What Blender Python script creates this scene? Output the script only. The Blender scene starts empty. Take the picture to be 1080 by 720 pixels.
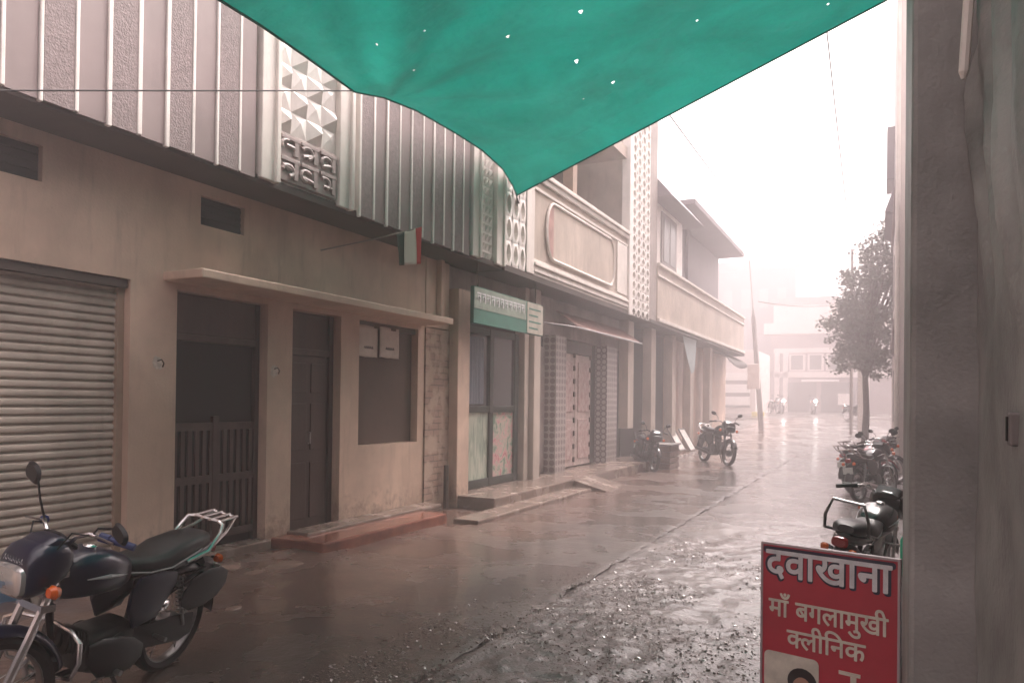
import bpy, math, random
from mathutils import Vector, Matrix, noise
random.seed(7)
R = math.radians
scene = bpy.context.scene
col = scene.collection

# ------------------------------------------------------------------ camera
F = 780.0; YAW = R(26.57); PITCH = R(.5); ROLL = R(.68); EYE = 1.5; SH = 56/1080
fw = Vector((-math.sin(YAW)*math.cos(PITCH), math.cos(YAW)*math.cos(PITCH), math.sin(PITCH)))
r0 = Vector((math.cos(YAW), math.sin(YAW), 0)); u0 = r0.cross(fw)
rt = math.cos(ROLL)*r0 + math.sin(ROLL)*u0
up = -math.sin(ROLL)*r0 + math.cos(ROLL)*u0
cam_d = bpy.data.cameras.new('camera'); cam = bpy.data.objects.new('camera', cam_d); col.objects.link(cam)
m = Matrix((rt, up, -fw)).transposed().to_4x4(); m.translation = (0, 0, EYE)
cam.matrix_world = m
cam_d.sensor_width = 36; cam_d.lens = F/1080*36; cam_d.shift_y = SH
cam_d.clip_start = .05; cam_d.clip_end = 1000
scene.camera = cam

def P(px, py, X=None, Y=None, Z=None, d=None):
    """point of the world seen at a photograph pixel, on a known wall plane, ground plane or depth"""
    r = fw + rt*((px-540)/F) - up*((py-360-SH*1080)/F)
    t = d if d is not None else X/r.x if X is not None else Y/r.y if Y is not None else (Z-EYE)/r.z
    return r*t + Vector((0, 0, EYE))

# ------------------------------------------------------------------ mesh builder
WLOC = {}
class MB:
    def __init__(s): s.v = []; s.f = []
    def add(s, vs, fs):
        o = len(s.v); s.v += [Vector(v) for v in vs]; s.f += [tuple(i+o for i in f) for f in fs]; return s
    def box(s, x0, x1, y0, y1, z0, z1):
        if x0 > x1: x0, x1 = x1, x0
        if y0 > y1: y0, y1 = y1, y0
        if z0 > z1: z0, z1 = z1, z0
        return s.add([(x0,y0,z0),(x1,y0,z0),(x1,y1,z0),(x0,y1,z0),(x0,y0,z1),(x1,y0,z1),(x1,y1,z1),(x0,y1,z1)],
              [(0,3,2,1),(4,5,6,7),(0,1,5,4),(1,2,6,5),(2,3,7,6),(3,0,4,7)])
    def loft(s, rings, caps=True):
        n = len(rings[0]); o = len(s.v)
        for r in rings: s.v += [Vector(p) for p in r]
        for i in range(len(rings)-1):
            for j in range(n):
                k = (j+1) % n
                s.f.append((o+i*n+j, o+i*n+k, o+(i+1)*n+k, o+(i+1)*n+j))
        if caps:
            s.f.append(tuple(o+j for j in range(n-1, -1, -1))); s.f.append(tuple(o+(len(rings)-1)*n+j for j in range(n)))
        return s
    def tube(s, pts, r, n=8):
        pts = [Vector(p) for p in pts]; rings = []
        for i, p in enumerate(pts):
            t = (pts[min(i+1, len(pts)-1)] - pts[max(i-1, 0)]).normalized()
            if i == 0: ref = Vector((0,0,1)) if abs(t.z) < .9 else Vector((0,1,0)); a = t.cross(ref).normalized()
            else: a = (a - t*a.dot(t)).normalized()
            b = t.cross(a); rr = r[i] if isinstance(r, (list, tuple)) else r
            rings.append([p + a*rr*math.cos(2*math.pi*k/n) + b*rr*math.sin(2*math.pi*k/n) for k in range(n)])
        return s.loft(rings)
    def lathe(s, prof, c, n=28, axis='y', closed=False):
        c = Vector(c); rings = []
        for (r, h) in prof:
            ring = []
            for k in range(n):
                a = 2*math.pi*k/n; q = (r*math.cos(a), h, r*math.sin(a))
                if axis == 'z': q = (q[0], q[2], q[1])
                if axis == 'x': q = (q[1], q[0], q[2])
                ring.append(c + Vector(q))
            rings.append(ring)
        if closed: rings.append(rings[0])
        return s.loft(rings, caps=not closed)
    def sup(s, secs, n=20):
        """loft of super-ellipse sections (x, z centre, half width, half height, exponent)"""
        rings = []
        for (x, z, w, h, e) in secs:
            ring = []
            for k in range(n):
                a = 2*math.pi*k/n; c, q = math.cos(a), math.sin(a)
                ring.append((x, w*math.copysign(abs(c)**(2/e), c), z + h*math.copysign(abs(q)**(2/e), q)))
            rings.append(ring)
        return s.loft(rings)
    def grid(s, nu, nv, fn, skip=None):
        o = len(s.v)
        for i in range(nu+1):
            for j in range(nv+1): s.v.append(Vector(fn(i/nu, j/nv)))
        for i in range(nu):
            for j in range(nv):
                if skip and (i, j) in skip: continue
                a = o+i*(nv+1)+j; s.f.append((a, a+nv+1, a+nv+2, a+1))
        return s
    def xform(s, M, a=0):
        for i in range(a, len(s.v)): s.v[i] = M @ s.v[i]
        return s
    def build(s, name, mat, parent=None, loc=None, smooth=False, bevel=0, solid=0, sub=0):
        off = WLOC.get(parent.name, Vector()) if parent else Vector(loc or (0,0,0))
        me = bpy.data.meshes.new(name); me.from_pydata([v-off for v in s.v], [], s.f); me.update()
        if mat: me.materials.append(mat)
        if smooth:
            me.polygons.foreach_set('use_smooth', [True]*len(me.polygons)); me.set_sharp_from_angle(angle=R(38))
        o = bpy.data.objects.new(name, me); col.objects.link(o)
        if parent: o.parent = parent; WLOC[o.name] = off
        else: o.location = off; WLOC[o.name] = off
        if bevel:
            b = o.modifiers.new('bevel', 'BEVEL'); b.width = bevel; b.segments = 2; b.limit_method = 'ANGLE'
        if solid:
            b = o.modifiers.new('solid', 'SOLIDIFY'); b.thickness = solid; b.offset = 0
        if sub:
            b = o.modifiers.new('sub', 'SUBSURF'); b.levels = sub; b.render_levels = sub
        return o

def tag(o, label, cat, group=None):
    o['label'] = label; o['category'] = cat
    if group: o['group'] = group
    return o
def thing(name, loc, label, cat, group=None):
    o = bpy.data.objects.new(name, None); col.objects.link(o); o.location = loc; o.empty_display_size = .2
    WLOC[o.name] = Vector(loc)
    return tag(o, label, cat, group)
def struct(o, kind='structure'): o['kind'] = kind; return o
def dup(o, parent=None, mats=None):
    c = o.copy(); col.objects.link(c); c.parent = parent
    base = o.name.split('.')[0]
    if mats and c.type == 'MESH' and base in mats:
        c.material_slots[0].link = 'OBJECT'; c.material_slots[0].material = mats[base]
    for ch in list(o.children): dup(ch, c, mats)
    return c

# ------------------------------------------------------------------ materials
def mat(name, c, rough=.6, metal=0, var=0, vs=3.0, bump=0, bs=60.0, c2=None, stain=0, stc=(.08,.065,.055), coat=0, trans=0, emit=None, es=0, wet=0, stretch=1.0, splash=0):
    M = bpy.data.materials.new(name); M.use_nodes = True
    N = M.node_tree.nodes; L = M.node_tree.links; b = N['Principled BSDF']
    b.inputs['Base Color'].default_value = (*c, 1); b.inputs['Roughness'].default_value = rough; b.inputs['Metallic'].default_value = metal
    if coat: b.inputs['Coat Weight'].default_value = coat; b.inputs['Coat Roughness'].default_value = .08
    if emit: b.inputs['Emission Color'].default_value = (*emit, 1); b.inputs['Emission Strength'].default_value = es
    if trans: b.inputs['Transmission Weight'].default_value = trans
    tc = N.new('ShaderNodeTexCoord'); out = None
    if var:
        mp = N.new('ShaderNodeMapping'); mp.inputs['Scale'].default_value = (1, 1, 1/stretch); L.new(tc.outputs['Object'], mp.inputs[0])
        n = N.new('ShaderNodeTexNoise'); n.inputs['Scale'].default_value = vs; n.inputs['Detail'].default_value = 7; n.inputs['Roughness'].default_value = .62
        L.new(mp.outputs[0], n.inputs['Vector'])
        mx = N.new('ShaderNodeMix'); mx.data_type = 'RGBA'
        k2 = c2 or tuple(v*(1-var) for v in c); k1 = c if c2 else tuple(min(1, v*(1+var*.5)) for v in c)
        mx.inputs['A'].default_value = (*k1, 1); mx.inputs['B'].default_value = (*k2, 1)
        rp = N.new('ShaderNodeMapRange'); rp.inputs[1].default_value = .35; rp.inputs[2].default_value = .65
        L.new(n.outputs[0], rp.inputs[0]); L.new(rp.outputs[0], mx.inputs['Factor']); out = mx.outputs['Result']
        if wet:
            rr = N.new('ShaderNodeMapRange'); rr.inputs[1].default_value = .3; rr.inputs[2].default_value = .7
            rr.inputs[3].default_value = rough; rr.inputs[4].default_value = max(.05, rough-wet); L.new(n.outputs[0], rr.inputs[0]); L.new(rr.outputs[0], b.inputs['Roughness'])
    if stain:
        mp = N.new('ShaderNodeMapping'); mp.inputs['Scale'].default_value = (1, 1, .12); L.new(tc.outputs['Object'], mp.inputs[0])
        n = N.new('ShaderNodeTexNoise'); n.inputs['Scale'].default_value = 7; n.inputs['Detail'].default_value = 8; n.inputs['Roughness'].default_value = .7
        L.new(mp.outputs[0], n.inputs['Vector'])
        rp = N.new('ShaderNodeMapRange'); rp.inputs[1].default_value = .52; rp.inputs[2].default_value = .8; rp.inputs[4].default_value = stain
        L.new(n.outputs[0], rp.inputs[0])
        mx = N.new('ShaderNodeMix'); mx.data_type = 'RGBA'; L.new(rp.outputs[0], mx.inputs['Factor'])
        if out: L.new(out, mx.inputs['A'])
        else: mx.inputs['A'].default_value = (*c, 1)
        mx.inputs['B'].default_value = (*stc, 1); out = mx.outputs['Result']
    if splash:
        # mud spattered on the foot of the wall, and a few patches of newer paint
        sp = N.new('ShaderNodeSeparateXYZ'); L.new(tc.outputs['Object'], sp.inputs[0])
        n = N.new('ShaderNodeTexNoise'); n.inputs['Scale'].default_value = 9; n.inputs['Detail'].default_value = 9; n.inputs['Roughness'].default_value = .75; L.new(tc.outputs['Object'], n.inputs['Vector'])
        ml = N.new('ShaderNodeMath'); ml.operation = 'MULTIPLY_ADD'; L.new(sp.outputs[2], ml.inputs[0]); ml.inputs[1].default_value = -.55; L.new(n.outputs[0], ml.inputs[2])
        rp = N.new('ShaderNodeMapRange'); rp.inputs[1].default_value = .30; rp.inputs[2].default_value = .52; rp.inputs[4].default_value = .65; L.new(ml.outputs[0], rp.inputs[0])
        mx = N.new('ShaderNodeMix'); mx.data_type = 'RGBA'; L.new(rp.outputs[0], mx.inputs['Factor']); L.new(out, mx.inputs['A']); mx.inputs['B'].default_value = (.17,.10,.075,1); out = mx.outputs['Result']
        v_ = N.new('ShaderNodeTexNoise'); v_.inputs['Scale'].default_value = .75; v_.inputs['Detail'].default_value = 3; v_.inputs['Distortion'].default_value = .6; L.new(tc.outputs['Object'], v_.inputs['Vector'])
        rp = N.new('ShaderNodeMapRange'); rp.inputs[1].default_value = .55; rp.inputs[2].default_value = .60; rp.inputs[4].default_value = .3; L.new(v_.outputs[0], rp.inputs[0])
        mx = N.new('ShaderNodeMix'); mx.data_type = 'RGBA'; L.new(rp.outputs[0], mx.inputs['Factor']); L.new(out, mx.inputs['A']); mx.inputs['B'].default_value = (.40,.27,.20,1); out = mx.outputs['Result']
    if out: L.new(out, b.inputs['Base Color'])
    if bump:
        n = N.new('ShaderNodeTexNoise'); n.inputs['Scale'].default_value = bs; n.inputs['Detail'].default_value = 5
        L.new(tc.outputs['Object'], n.inputs['Vector'])
        bp = N.new('ShaderNodeBump'); bp.inputs['Strength'].default_value = bump; bp.inputs['Distance'].default_value = .01
        L.new(n.outputs[0], bp.inputs['Height']); L.new(bp.outputs[0], b.inputs['Normal'])
    return M

M = {}
M['plaster']   = mat('beige_plaster', (.60,.435,.345), .5, var=.22, vs=1.3, bump=.3, bs=45, stain=.55, stc=(.22,.16,.125), splash=1)
M['plaster2']  = mat('cream_plaster', (.50,.42,.36), .55, var=.22, vs=1.1, bump=.2, bs=40, stain=.55, stc=(.18,.15,.13))
M['plaster3']  = mat('grey_plaster', (.33,.28,.26), .6, var=.3, vs=1.5, bump=.3, bs=40, stain=.6)
M['dirty_white'] = mat('weathered_white_paint', (.72,.66,.61), .5, var=.16, vs=2, stain=.35, stc=(.3,.25,.22))
M['white']     = mat('white_paint', (.80,.75,.71), .45, var=.1, vs=4, stain=.4, stc=(.36,.30,.27))
M['panel_a']   = mat('smooth_mauve_render', (.275,.215,.21), .55, var=.12, vs=2, stain=.25, stc=(.15,.12,.12))
M['panel_b']   = mat('rough_mauve_render', (.25,.197,.194), .7, var=.2, vs=25, bump=.9, bs=70, stain=.25, stc=(.13,.11,.11))
M['mauve']     = mat('mauve_tile', (.40,.32,.31), .5, var=.18, vs=8, bump=.2, bs=50)
M['soffit']    = mat('soffit_cement', (.075,.058,.05), .75, var=.25, vs=1.5, bump=.3, bs=40)  # cement colour darkened to paint in shade under the overhang
M['dark']      = mat('shade_black', (.016,.013,.012), .8)  # near-black that paints the shade inside openings
M['vent']      = mat('vent_grille', (.012,.016,.013), .7)
M['slat']      = mat('shutter_steel', (.46,.39,.34), .42, var=.2, vs=3, stain=.5, stc=(.2,.14,.11), bump=.08, bs=30)
M['blue_band'] = mat('blue_shutter_paint', (.05,.12,.21), .45, var=.2)
M['brown_wood']= mat('brown_wood', (.065,.037,.03), .45, var=.35, vs=6, stretch=8, bump=.2, bs=30)
M['brown_board']=mat('brown_board', (.10,.065,.05), .5, var=.15, vs=3)
M['jamb']      = mat('painted_jamb', (.36,.26,.20), .5, var=.2, vs=3)
M['paper']     = mat('wet_paper', (.60,.52,.47), .6, var=.12, vs=9)
M['ink']       = mat('grey_ink', (.18,.15,.15), .7)
M['white_chip']= mat('bare_white_filler', (.58,.50,.44), .5, var=.3, vs=20)
M['red_slab']  = mat('red_oxide_slab', (.23,.095,.07), .28, var=.4, vs=3, bump=.2, bs=25, wet=.18)
M['cement']    = mat('wet_cement', (.21,.155,.13), .35, var=.35, vs=2.5, bump=.4, bs=25, wet=.2)
M['stone']     = mat('pale_wet_stone', (.20,.135,.108), .3, var=.3, vs=6, bump=.5, bs=18)
M['chrome']    = mat('chrome', (.82,.80,.80), .24, 1)
M['steel']     = mat('dull_steel', (.34,.33,.33), .35, 1, var=.3, vs=12)
M['black_met'] = mat('black_metal', (.018,.018,.02), .38, .2)
M['rubber']    = mat('rubber', (.018,.017,.017), .62, var=.3, vs=20)
M['vinyl']     = mat('black_vinyl', (.010,.011,.013), .38, bump=.15, bs=160)
M['blue_tank'] = mat('dark_blue_gloss', (.007,.011,.036), .28, coat=.3)
M['blue_grip'] = mat('blue_rubber', (.035,.05,.17), .5)
M['black_tank']= mat('black_gloss', (.010,.010,.012), .2, coat=.5)
M['red_tank']  = mat('red_gloss', (.26,.02,.03), .2, coat=.8)
M['green_tank']= mat('dark_green_gloss', (.012,.03,.027), .2, coat=.8)
M['engine']    = mat('grey_alloy', (.06,.058,.056), .5, .5, var=.4, vs=10)
M['lens']      = mat('headlight_glass', (.55,.55,.55), .08, .6, coat=1)
M['lens_on']   = mat('lit_headlight', (.9,.9,.85), .2, emit=(1,.95,.9), es=4.5)
M['orange']    = mat('orange_indicator', (.75,.13,.015), .25, coat=.5)
M['red_lens']  = mat('red_tail_lens', (.30,.012,.015), .2, coat=.6)
M['script']    = mat('silver_script', (.5,.5,.52), .35, .2)
M['plate']     = mat('number_plate', (.55,.54,.52), .5)
M['sign_red']  = mat('sign_red', (.46,.037,.06), .42, var=.15, vs=3, stain=.3, stc=(.25,.05,.055), bump=.1, bs=12)
M['sign_navy'] = mat('sign_navy', (.03,.03,.055), .5)
M['sign_white']= mat('sign_white', (.66,.64,.66), .5, var=.2, vs=14)
M['sign_cream']= mat('sign_cream', (.64,.58,.50), .5, var=.2, vs=14)
M['sign_frame']= mat('sign_frame', (.42,.36,.38), .4, .4)
M['hair']      = mat('printed_hair', (.025,.018,.02), .5)
M['skin']      = mat('printed_skin', (.42,.23,.17), .5)
M['glow_green']= mat('green_glow_paint', (.04,.50,.30), .4)
M['board_green']=mat('board_green', (.05,.17,.13), .55, var=.2)
M['board_pale']= mat('board_pale_green', (.25,.29,.24), .55, var=.25, vs=5)
M['board_yell']= mat('board_cream', (.42,.38,.32), .55, var=.2, vs=5)
M['door_green']= mat('dark_green_frame', (.035,.04,.034), .45)
M['curtain']   = mat('grey_blue_curtain', (.20,.215,.25), .6, var=.3, vs=9, stretch=12)
M['glass']     = mat('dark_glass', (.05,.05,.05), .1, coat=.6)
M['pink_door'] = mat('faded_pink_door', (.55,.43,.40), .5, var=.25, vs=4, stain=.35)
M['pink_panel']= mat('pink_flower_panel', (.56,.46,.43), .5, var=1, vs=9, c2=(.36,.20,.19))
M['awning']    = mat('faded_red_awning', (.31,.17,.145), .6, var=.25, vs=3)
M['pale_cloth']= mat('pale_blue_cloth', (.36,.42,.43), .8)
M['rag']       = mat('dark_ragged_sheet', (.07,.06,.06), .8, var=.3)
M['saffron']   = mat('flag_red', (.62,.06,.06), .7)
M['flag_white']= mat('flag_white', (.75,.67,.60), .7)
M['flag_green']= mat('flag_dark_green', (.02,.045,.03), .7)
M['bamboo']    = mat('grey_stick', (.30,.25,.22), .6)
M['rope']      = mat('dark_cord', (.05,.045,.045), .8)
M['cable']     = mat('black_cable', (.03,.03,.03), .6)
M['crate']     = mat('brown_crate', (.17,.11,.09), .6, var=.3, vs=6)
M['pole']      = mat('grey_pole', (.21,.185,.18), .6, var=.2)
M['bark']      = mat('bark', (.08,.065,.055), .8, var=.4, vs=12, bump=.6, bs=40)
M['yellow']    = mat('yellow_paint', (.62,.52,.12), .5)
M['far_pink']  = mat('far_pinkish_wall', (.25,.185,.185), .6, var=.2, vs=.7)
M['far_white'] = mat('far_white_wall', (.66,.58,.55), .6, var=.12, vs=.6)
M['far_mauve'] = mat('far_mauve_wall', (.13,.105,.125), .6, var=.2, vs=.6)
M['far_glass'] = mat('far_dark_glass', (.04,.034,.034), .3)
M['far_shut']  = mat('far_white_shutter', (.78,.74,.72), .45)
M['far_grey']  = mat('far_grey_trim', (.22,.19,.19), .5)
M['pillar']    = mat('worn_grey_cement', (.28,.27,.26), .5, var=.35, vs=2.2, bump=.3, bs=95, stain=.35, stc=(.13,.11,.095))
M['side_wall'] = mat('patchy_plaster', (.28,.27,.26), .45, var=.4, vs=3.2, bump=.35, bs=70, stain=.3, stc=(.14,.115,.1))
M['sheet']     = mat('grey_plastic_sheet', (.40,.36,.35), .3, var=.2, vs=4)
M['rust']      = mat('rusty_iron', (.10,.065,.05), .6, .4, var=.4, vs=20)

def brick_mat():
    K = mat('worn_bare_brick', (.3,.2,.15), .75, bump=.0); N = K.node_tree.nodes; L = K.node_tree.links; b = N['Principled BSDF']
    tc = N.new('ShaderNodeTexCoord'); mp = N.new('ShaderNodeMapping'); mp.inputs['Rotation'].default_value = (0, 0, 0)
    sp = N.new('ShaderNodeSeparateXYZ'); cb = N.new('ShaderNodeCombineXYZ'); ad = N.new('ShaderNodeMath')
    L.new(tc.outputs['Object'], sp.inputs[0]); L.new(sp.outputs[0], ad.inputs[0]); L.new(sp.outputs[1], ad.inputs[1])
    L.new(ad.outputs[0], cb.inputs[0]); L.new(sp.outputs[2], cb.inputs[1])
    br = N.new('ShaderNodeTexBrick'); br.inputs['Scale'].default_value = 1; br.inputs['Brick Width'].default_value = .23; br.inputs['Row Height'].default_value = .085
    br.inputs['Mortar Size'].default_value = .008; br.inputs['Color1'].default_value = (.36,.235,.18,1); br.inputs['Color2'].default_value = (.30,.20,.16,1); br.inputs['Mortar'].default_value = (.17,.125,.105,1)
    L.new(cb.outputs[0], br.inputs['Vector'])
    n = N.new('ShaderNodeTexNoise'); n.inputs['Scale'].default_value = 5; n.inputs['Detail'].default_value = 8; L.new(tc.outputs['Object'], n.inputs['Vector'])
    rp = N.new('ShaderNodeMapRange'); rp.inputs[1].default_value = .45; rp.inputs[2].default_value = .55; L.new(n.outputs[0], rp.inputs[0])
    mx = N.new('ShaderNodeMix'); mx.data_type = 'RGBA'; L.new(rp.outputs[0], mx.inputs['Factor']); L.new(br.outputs['Color'], mx.inputs['A']); mx.inputs['B'].default_value = (.41,.30,.24,1)
    L.new(mx.outputs['Result'], b.inputs['Base Color'])
    bp = N.new('ShaderNodeBump'); bp.inputs['Strength'].default_value = .8; bp.inputs['Distance'].default_value = .02; L.new(mx.outputs['Result'], bp.inputs['Height']); L.new(bp.outputs[0], b.inputs['Normal'])
    return K
M['brick'] = brick_mat()

def tile_mat():
    K = mat('patterned_tile', (.5,.45,.42), .3); N = K.node_tree.nodes; L = K.node_tree.links; b = N['Principled BSDF']
    tc = N.new('ShaderNodeTexCoord'); v = N.new('ShaderNodeTexVoronoi'); v.inputs['Scale'].default_value = 8; v.inputs['Randomness'].default_value = 0
    L.new(tc.outputs['Object'], v.inputs['Vector'])
    cr = N.new('ShaderNodeValToRGB'); cr.color_ramp.interpolation = 'CONSTANT'
    e = cr.color_ramp.elements; e[0].position = 0; e[0].color = (.46,.41,.39,1); e[1].position = .36; e[1].color = (.21,.165,.16,1)
    q = e.new(.58); q.color = (.40,.35,.33,1)
    L.new(v.outputs['Distance'], cr.inputs[0]); L.new(cr.outputs[0], b.inputs['Base Color'])
    return K
M['tile'] = tile_mat()

def poster_mat(name, cols, sc, stretch=1.0):
    K = mat(name, cols[0], .35); N = K.node_tree.nodes; L = K.node_tree.links; b = N['Principled BSDF']
    tc = N.new('ShaderNodeTexCoord'); mp = N.new('ShaderNodeMapping'); mp.inputs['Scale'].default_value = (1, 1, 1/stretch); L.new(tc.outputs['Object'], mp.inputs[0])
    n = N.new('ShaderNodeTexNoise'); n.inputs['Scale'].default_value = sc; n.inputs['Detail'].default_value = 4; n.inputs['Distortion'].default_value = 1.2; L.new(mp.outputs[0], n.inputs['Vector'])
    cr = N.new('ShaderNodeValToRGB'); e = cr.color_ramp.elements
    e[0].position = .36; e[0].color = (*cols[0], 1); e[1].position = .68; e[1].color = (*cols[-1], 1)
    for i, c in enumerate(cols[1:-1]): q = e.new(.36+.32*(i+1)/(len(cols)-1)); q.color = (*c, 1)
    L.new(n.outputs[0], cr.inputs[0]); L.new(cr.outputs[0], b.inputs['Base Color']); return K
M['poster_a'] = poster_mat('pale_green_film', [(.20,.25,.20),(.38,.42,.34),(.50,.50,.42)], 9, 5)
M['poster_b'] = poster_mat('flower_film', [(.12,.22,.15),(.42,.40,.33),(.55,.30,.30),(.40,.14,.15)], 6)

def tarp_mat():
    K = bpy.data.materials.new('green_tarpaulin'); K.use_nodes = True; N = K.node_tree.nodes; L = K.node_tree.links
    b = N['Principled BSDF']; b.inputs['Base Color'].default_value = (.001,.10,.073,1); b.inputs['Roughness'].default_value = .65
    t = N.new('ShaderNodeBsdfTranslucent'); t.inputs[0].default_value = (.0,.30,.215,1)
    mx = N.new('ShaderNodeMixShader'); mx.inputs[0].default_value = .2
    L.new(b.outputs[0], mx.inputs[1]); L.new(t.outputs[0], mx.inputs[2]); L.new(mx.outputs[0], N['Material Output'].inputs['Surface'])
    tc = N.new('ShaderNodeTexCoord'); w = N.new('ShaderNodeTexNoise'); w.inputs['Scale'].default_value = 3; w.inputs['Detail'].default_value = 6; L.new(tc.outputs['Object'], w.inputs['Vector'])
    bp = N.new('ShaderNodeBump'); bp.inputs['Strength'].default_value = .6; bp.inputs['Distance'].default_value = .08; L.new(w.outputs[0], bp.inputs['Height'])
    wv = N.new('ShaderNodeTexWave'); wv.inputs['Scale'].default_value = 38; wv.inputs['Distortion'].default_value = .5; L.new(tc.outputs['Object'], wv.inputs['Vector'])
    b2 = N.new('ShaderNodeBump'); b2.inputs['Strength'].default_value = .25; b2.inputs['Distance'].default_value = .004; L.new(wv.outputs[0], b2.inputs['Height']); L.new(bp.outputs[0], b2.inputs['Normal'])
    L.new(b2.outputs[0], b.inputs['Normal']); L.new(b2.outputs[0], t.inputs['Normal'])
    # faded and grimy patches of the cloth
    n = N.new('ShaderNodeTexNoise'); n.inputs['Scale'].default_value = .9; n.inputs['Detail'].default_value = 8; n.inputs['Roughness'].default_value = .65; n.inputs['Distortion'].default_value = .8; L.new(tc.outputs['Object'], n.inputs['Vector'])
    for sock, ca, cb in ((b.inputs['Base Color'], (.0008,.08,.062,1), (.006,.14,.108,1)), (t.inputs[0], (.0,.25,.19,1), (.008,.40,.31,1))):
        cr = N.new('ShaderNodeValToRGB'); cr.color_ramp.elements[0].position = .33; cr.color_ramp.elements[0].color = ca; cr.color_ramp.elements[1].position = .68; cr.color_ramp.elements[1].color = cb
        L.new(n.outputs[0], cr.inputs[0]); L.new(cr.outputs[0], sock)
    return K
M['tarp'] = tarp_mat()

def leaf_mat():
    K = mat('hazy_green_leaf', (.125,.145,.11), .5, var=.5, vs=2.5); return K
M['leaf'] = leaf_mat()
M['tarp_hem'] = mat('tarp_hem', (.001,.085,.062), .65)

def road_mat(name, ca, cb, rlo, rhi, bumps, mud=False, film=.6):
    K = bpy.data.materials.new(name); K.use_nodes = True; N = K.node_tree.nodes; L = K.node_tree.links; b = N['Principled BSDF']
    tc = N.new('ShaderNodeTexCoord')
    def nz(scale, det=6, ro=.6):
        n = N.new('ShaderNodeTexNoise'); n.inputs['Scale'].default_value = scale; n.inputs['Detail'].default_value = det; n.inputs['Roughness'].default_value = ro
        L.new(tc.outputs['Object'], n.inputs['Vector']); return n.outputs[0]
    def mr(s, a, c, lo=0, hi=1):
        q = N.new('ShaderNodeMapRange'); q.interpolation_type = 'SMOOTHSTEP'; L.new(s, q.inputs[0])
        for i, v in enumerate((a, c, lo, hi)): q.inputs[i+1].default_value = v
        return q.outputs[0]
    mx = N.new('ShaderNodeMix'); mx.data_type = 'RGBA'; mx.inputs['A'].default_value = (*ca, 1); mx.inputs['B'].default_value = (*cb, 1)
    L.new(mr(nz(1.6, 9, .68), .35, .65), mx.inputs['Factor']); c = mx.outputs['Result']
    sp = N.new('ShaderNodeSeparateXYZ'); L.new(tc.outputs['Object'], sp.inputs[0])
    if mud:
        # red-brown mud washed over the road beside the steps and the shutter
        a1 = mr(sp.outputs[0], -2.3, -4.3); ml = N.new('ShaderNodeMath'); ml.operation = 'MULTIPLY_ADD'
        L.new(nz(1.1, 8, .65), ml.inputs[0]); ml.inputs[1].default_value = 1.3; L.new(a1, ml.inputs[2])
        m2 = N.new('ShaderNodeMix'); m2.data_type = 'RGBA'; L.new(mr(ml.outputs[0], .75, 1.7, 0, .7), m2.inputs['Factor']); L.new(c, m2.inputs['A']); m2.inputs['B'].default_value = (.135,.078,.060,1); c = m2.outputs['Result']
    L.new(c, b.inputs['Base Color'])
    L.new(mr(nz(.9, 5, .6), .38, .62, rlo, rhi), b.inputs['Roughness'])
    b.inputs['Specular IOR Level'].default_value = .6; b.inputs['Coat Weight'].default_value = film; b.inputs['Coat Roughness'].default_value = .14; b.inputs['Coat IOR'].default_value = 1.33
    prev = None
    for (s, st, d) in bumps:
        bp = N.new('ShaderNodeBump'); bp.inputs['Strength'].default_value = st; bp.inputs['Distance'].default_value = d
        L.new(nz(s, 4), bp.inputs['Height'])
        if prev: L.new(prev, bp.inputs['Normal'])
        prev = bp.outputs[0]
    L.new(prev, b.inputs['Normal']); return K
M['road_l'] = road_mat('wet_concrete', (.098,.078,.071), (.058,.045,.040), .15, .38, [(5, .4, .03), (24, .5, .011), (75, .55, .006)], True, .5)
M['road_r'] = road_mat('wet_broken_paving', (.115,.088,.082), (.060,.046,.043), .15, .34, [(9, .3, .02), (30, .75, .018), (80, .8, .010)], False, .55)
M['gravel'] = mat('wet_gravel', (.20,.16,.148), .25, var=.4, vs=14, coat=.5, bump=.3, bs=90)
M['earth']  = road_mat('wet_earth', (.085,.065,.055), (.055,.042,.036), .2, .4, [(6, .4, .03), (40, .4, .01)])

# ------------------------------------------------------------------ ground
def sstep(a, b, x): t = max(0, min(1, (x-a)/(b-a))); return t*t*(3-2*t)
def gz(y): return .95*sstep(26, 46, y)
g = MB(); ys = [-60, -20, -6] + [i for i in range(0, 56, 2)] + [70, 100, 118]
g.v = [Vector((x, y, gz(y)-.035)) for y in ys for x in (-78, -20, -6, 0, 6, 20, 78)]
g.f = [(i*7+j, i*7+j+1, i*7+j+8, i*7+j+7) for i in range(len(ys)-1) for j in range(6)]
struct(g.build('ground', M['earth'], smooth=True))
def road_l(u, v):
    x = -5.6 + 3.4*u + (.05*noise.noise((0, v*90, 1)) + .03*noise.noise((0, v*260, 1)))*sstep(.9, 1, u); y = -5 + 45*v*v*.55 + 45*.45*v
    z = .012*noise.noise((x*1.2, y*1.2, 0)) + .02*(1-u)*noise.noise((x*2.3, y*2.3, 5)) + .012
    z += .035*sstep(-3.9, -4.8, x)*sstep(7.5, 4, y)*(1+noise.noise((x*5, y*5, 2)))
    if u > .975: z -= .008*sstep(.985, 1, u)
    return (x, y, z + gz(y))
struct(MB().grid(70, 420, road_l).build('road', M['road_l'], smooth=True))
def rough_h(x, y):
    k = sstep(11, 5.5, y)
    h = noise.fractal((x*4, y*4, 1), 1, 2, 5)*.018 + .02*noise.noise((x*1.1, y*1.1, 3))
    cell = noise.voronoi((x*7, y*7, 0))[0]
    h += .03*(min(.5, cell[1]-cell[0])) + .012*noise.noise((x*17, y*17, 4))
    return (h*(.25 + .75*k) - .012*k)*(1 if x > -2.1 else .5) - (.012 if x < -2.2 else 0)
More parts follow.
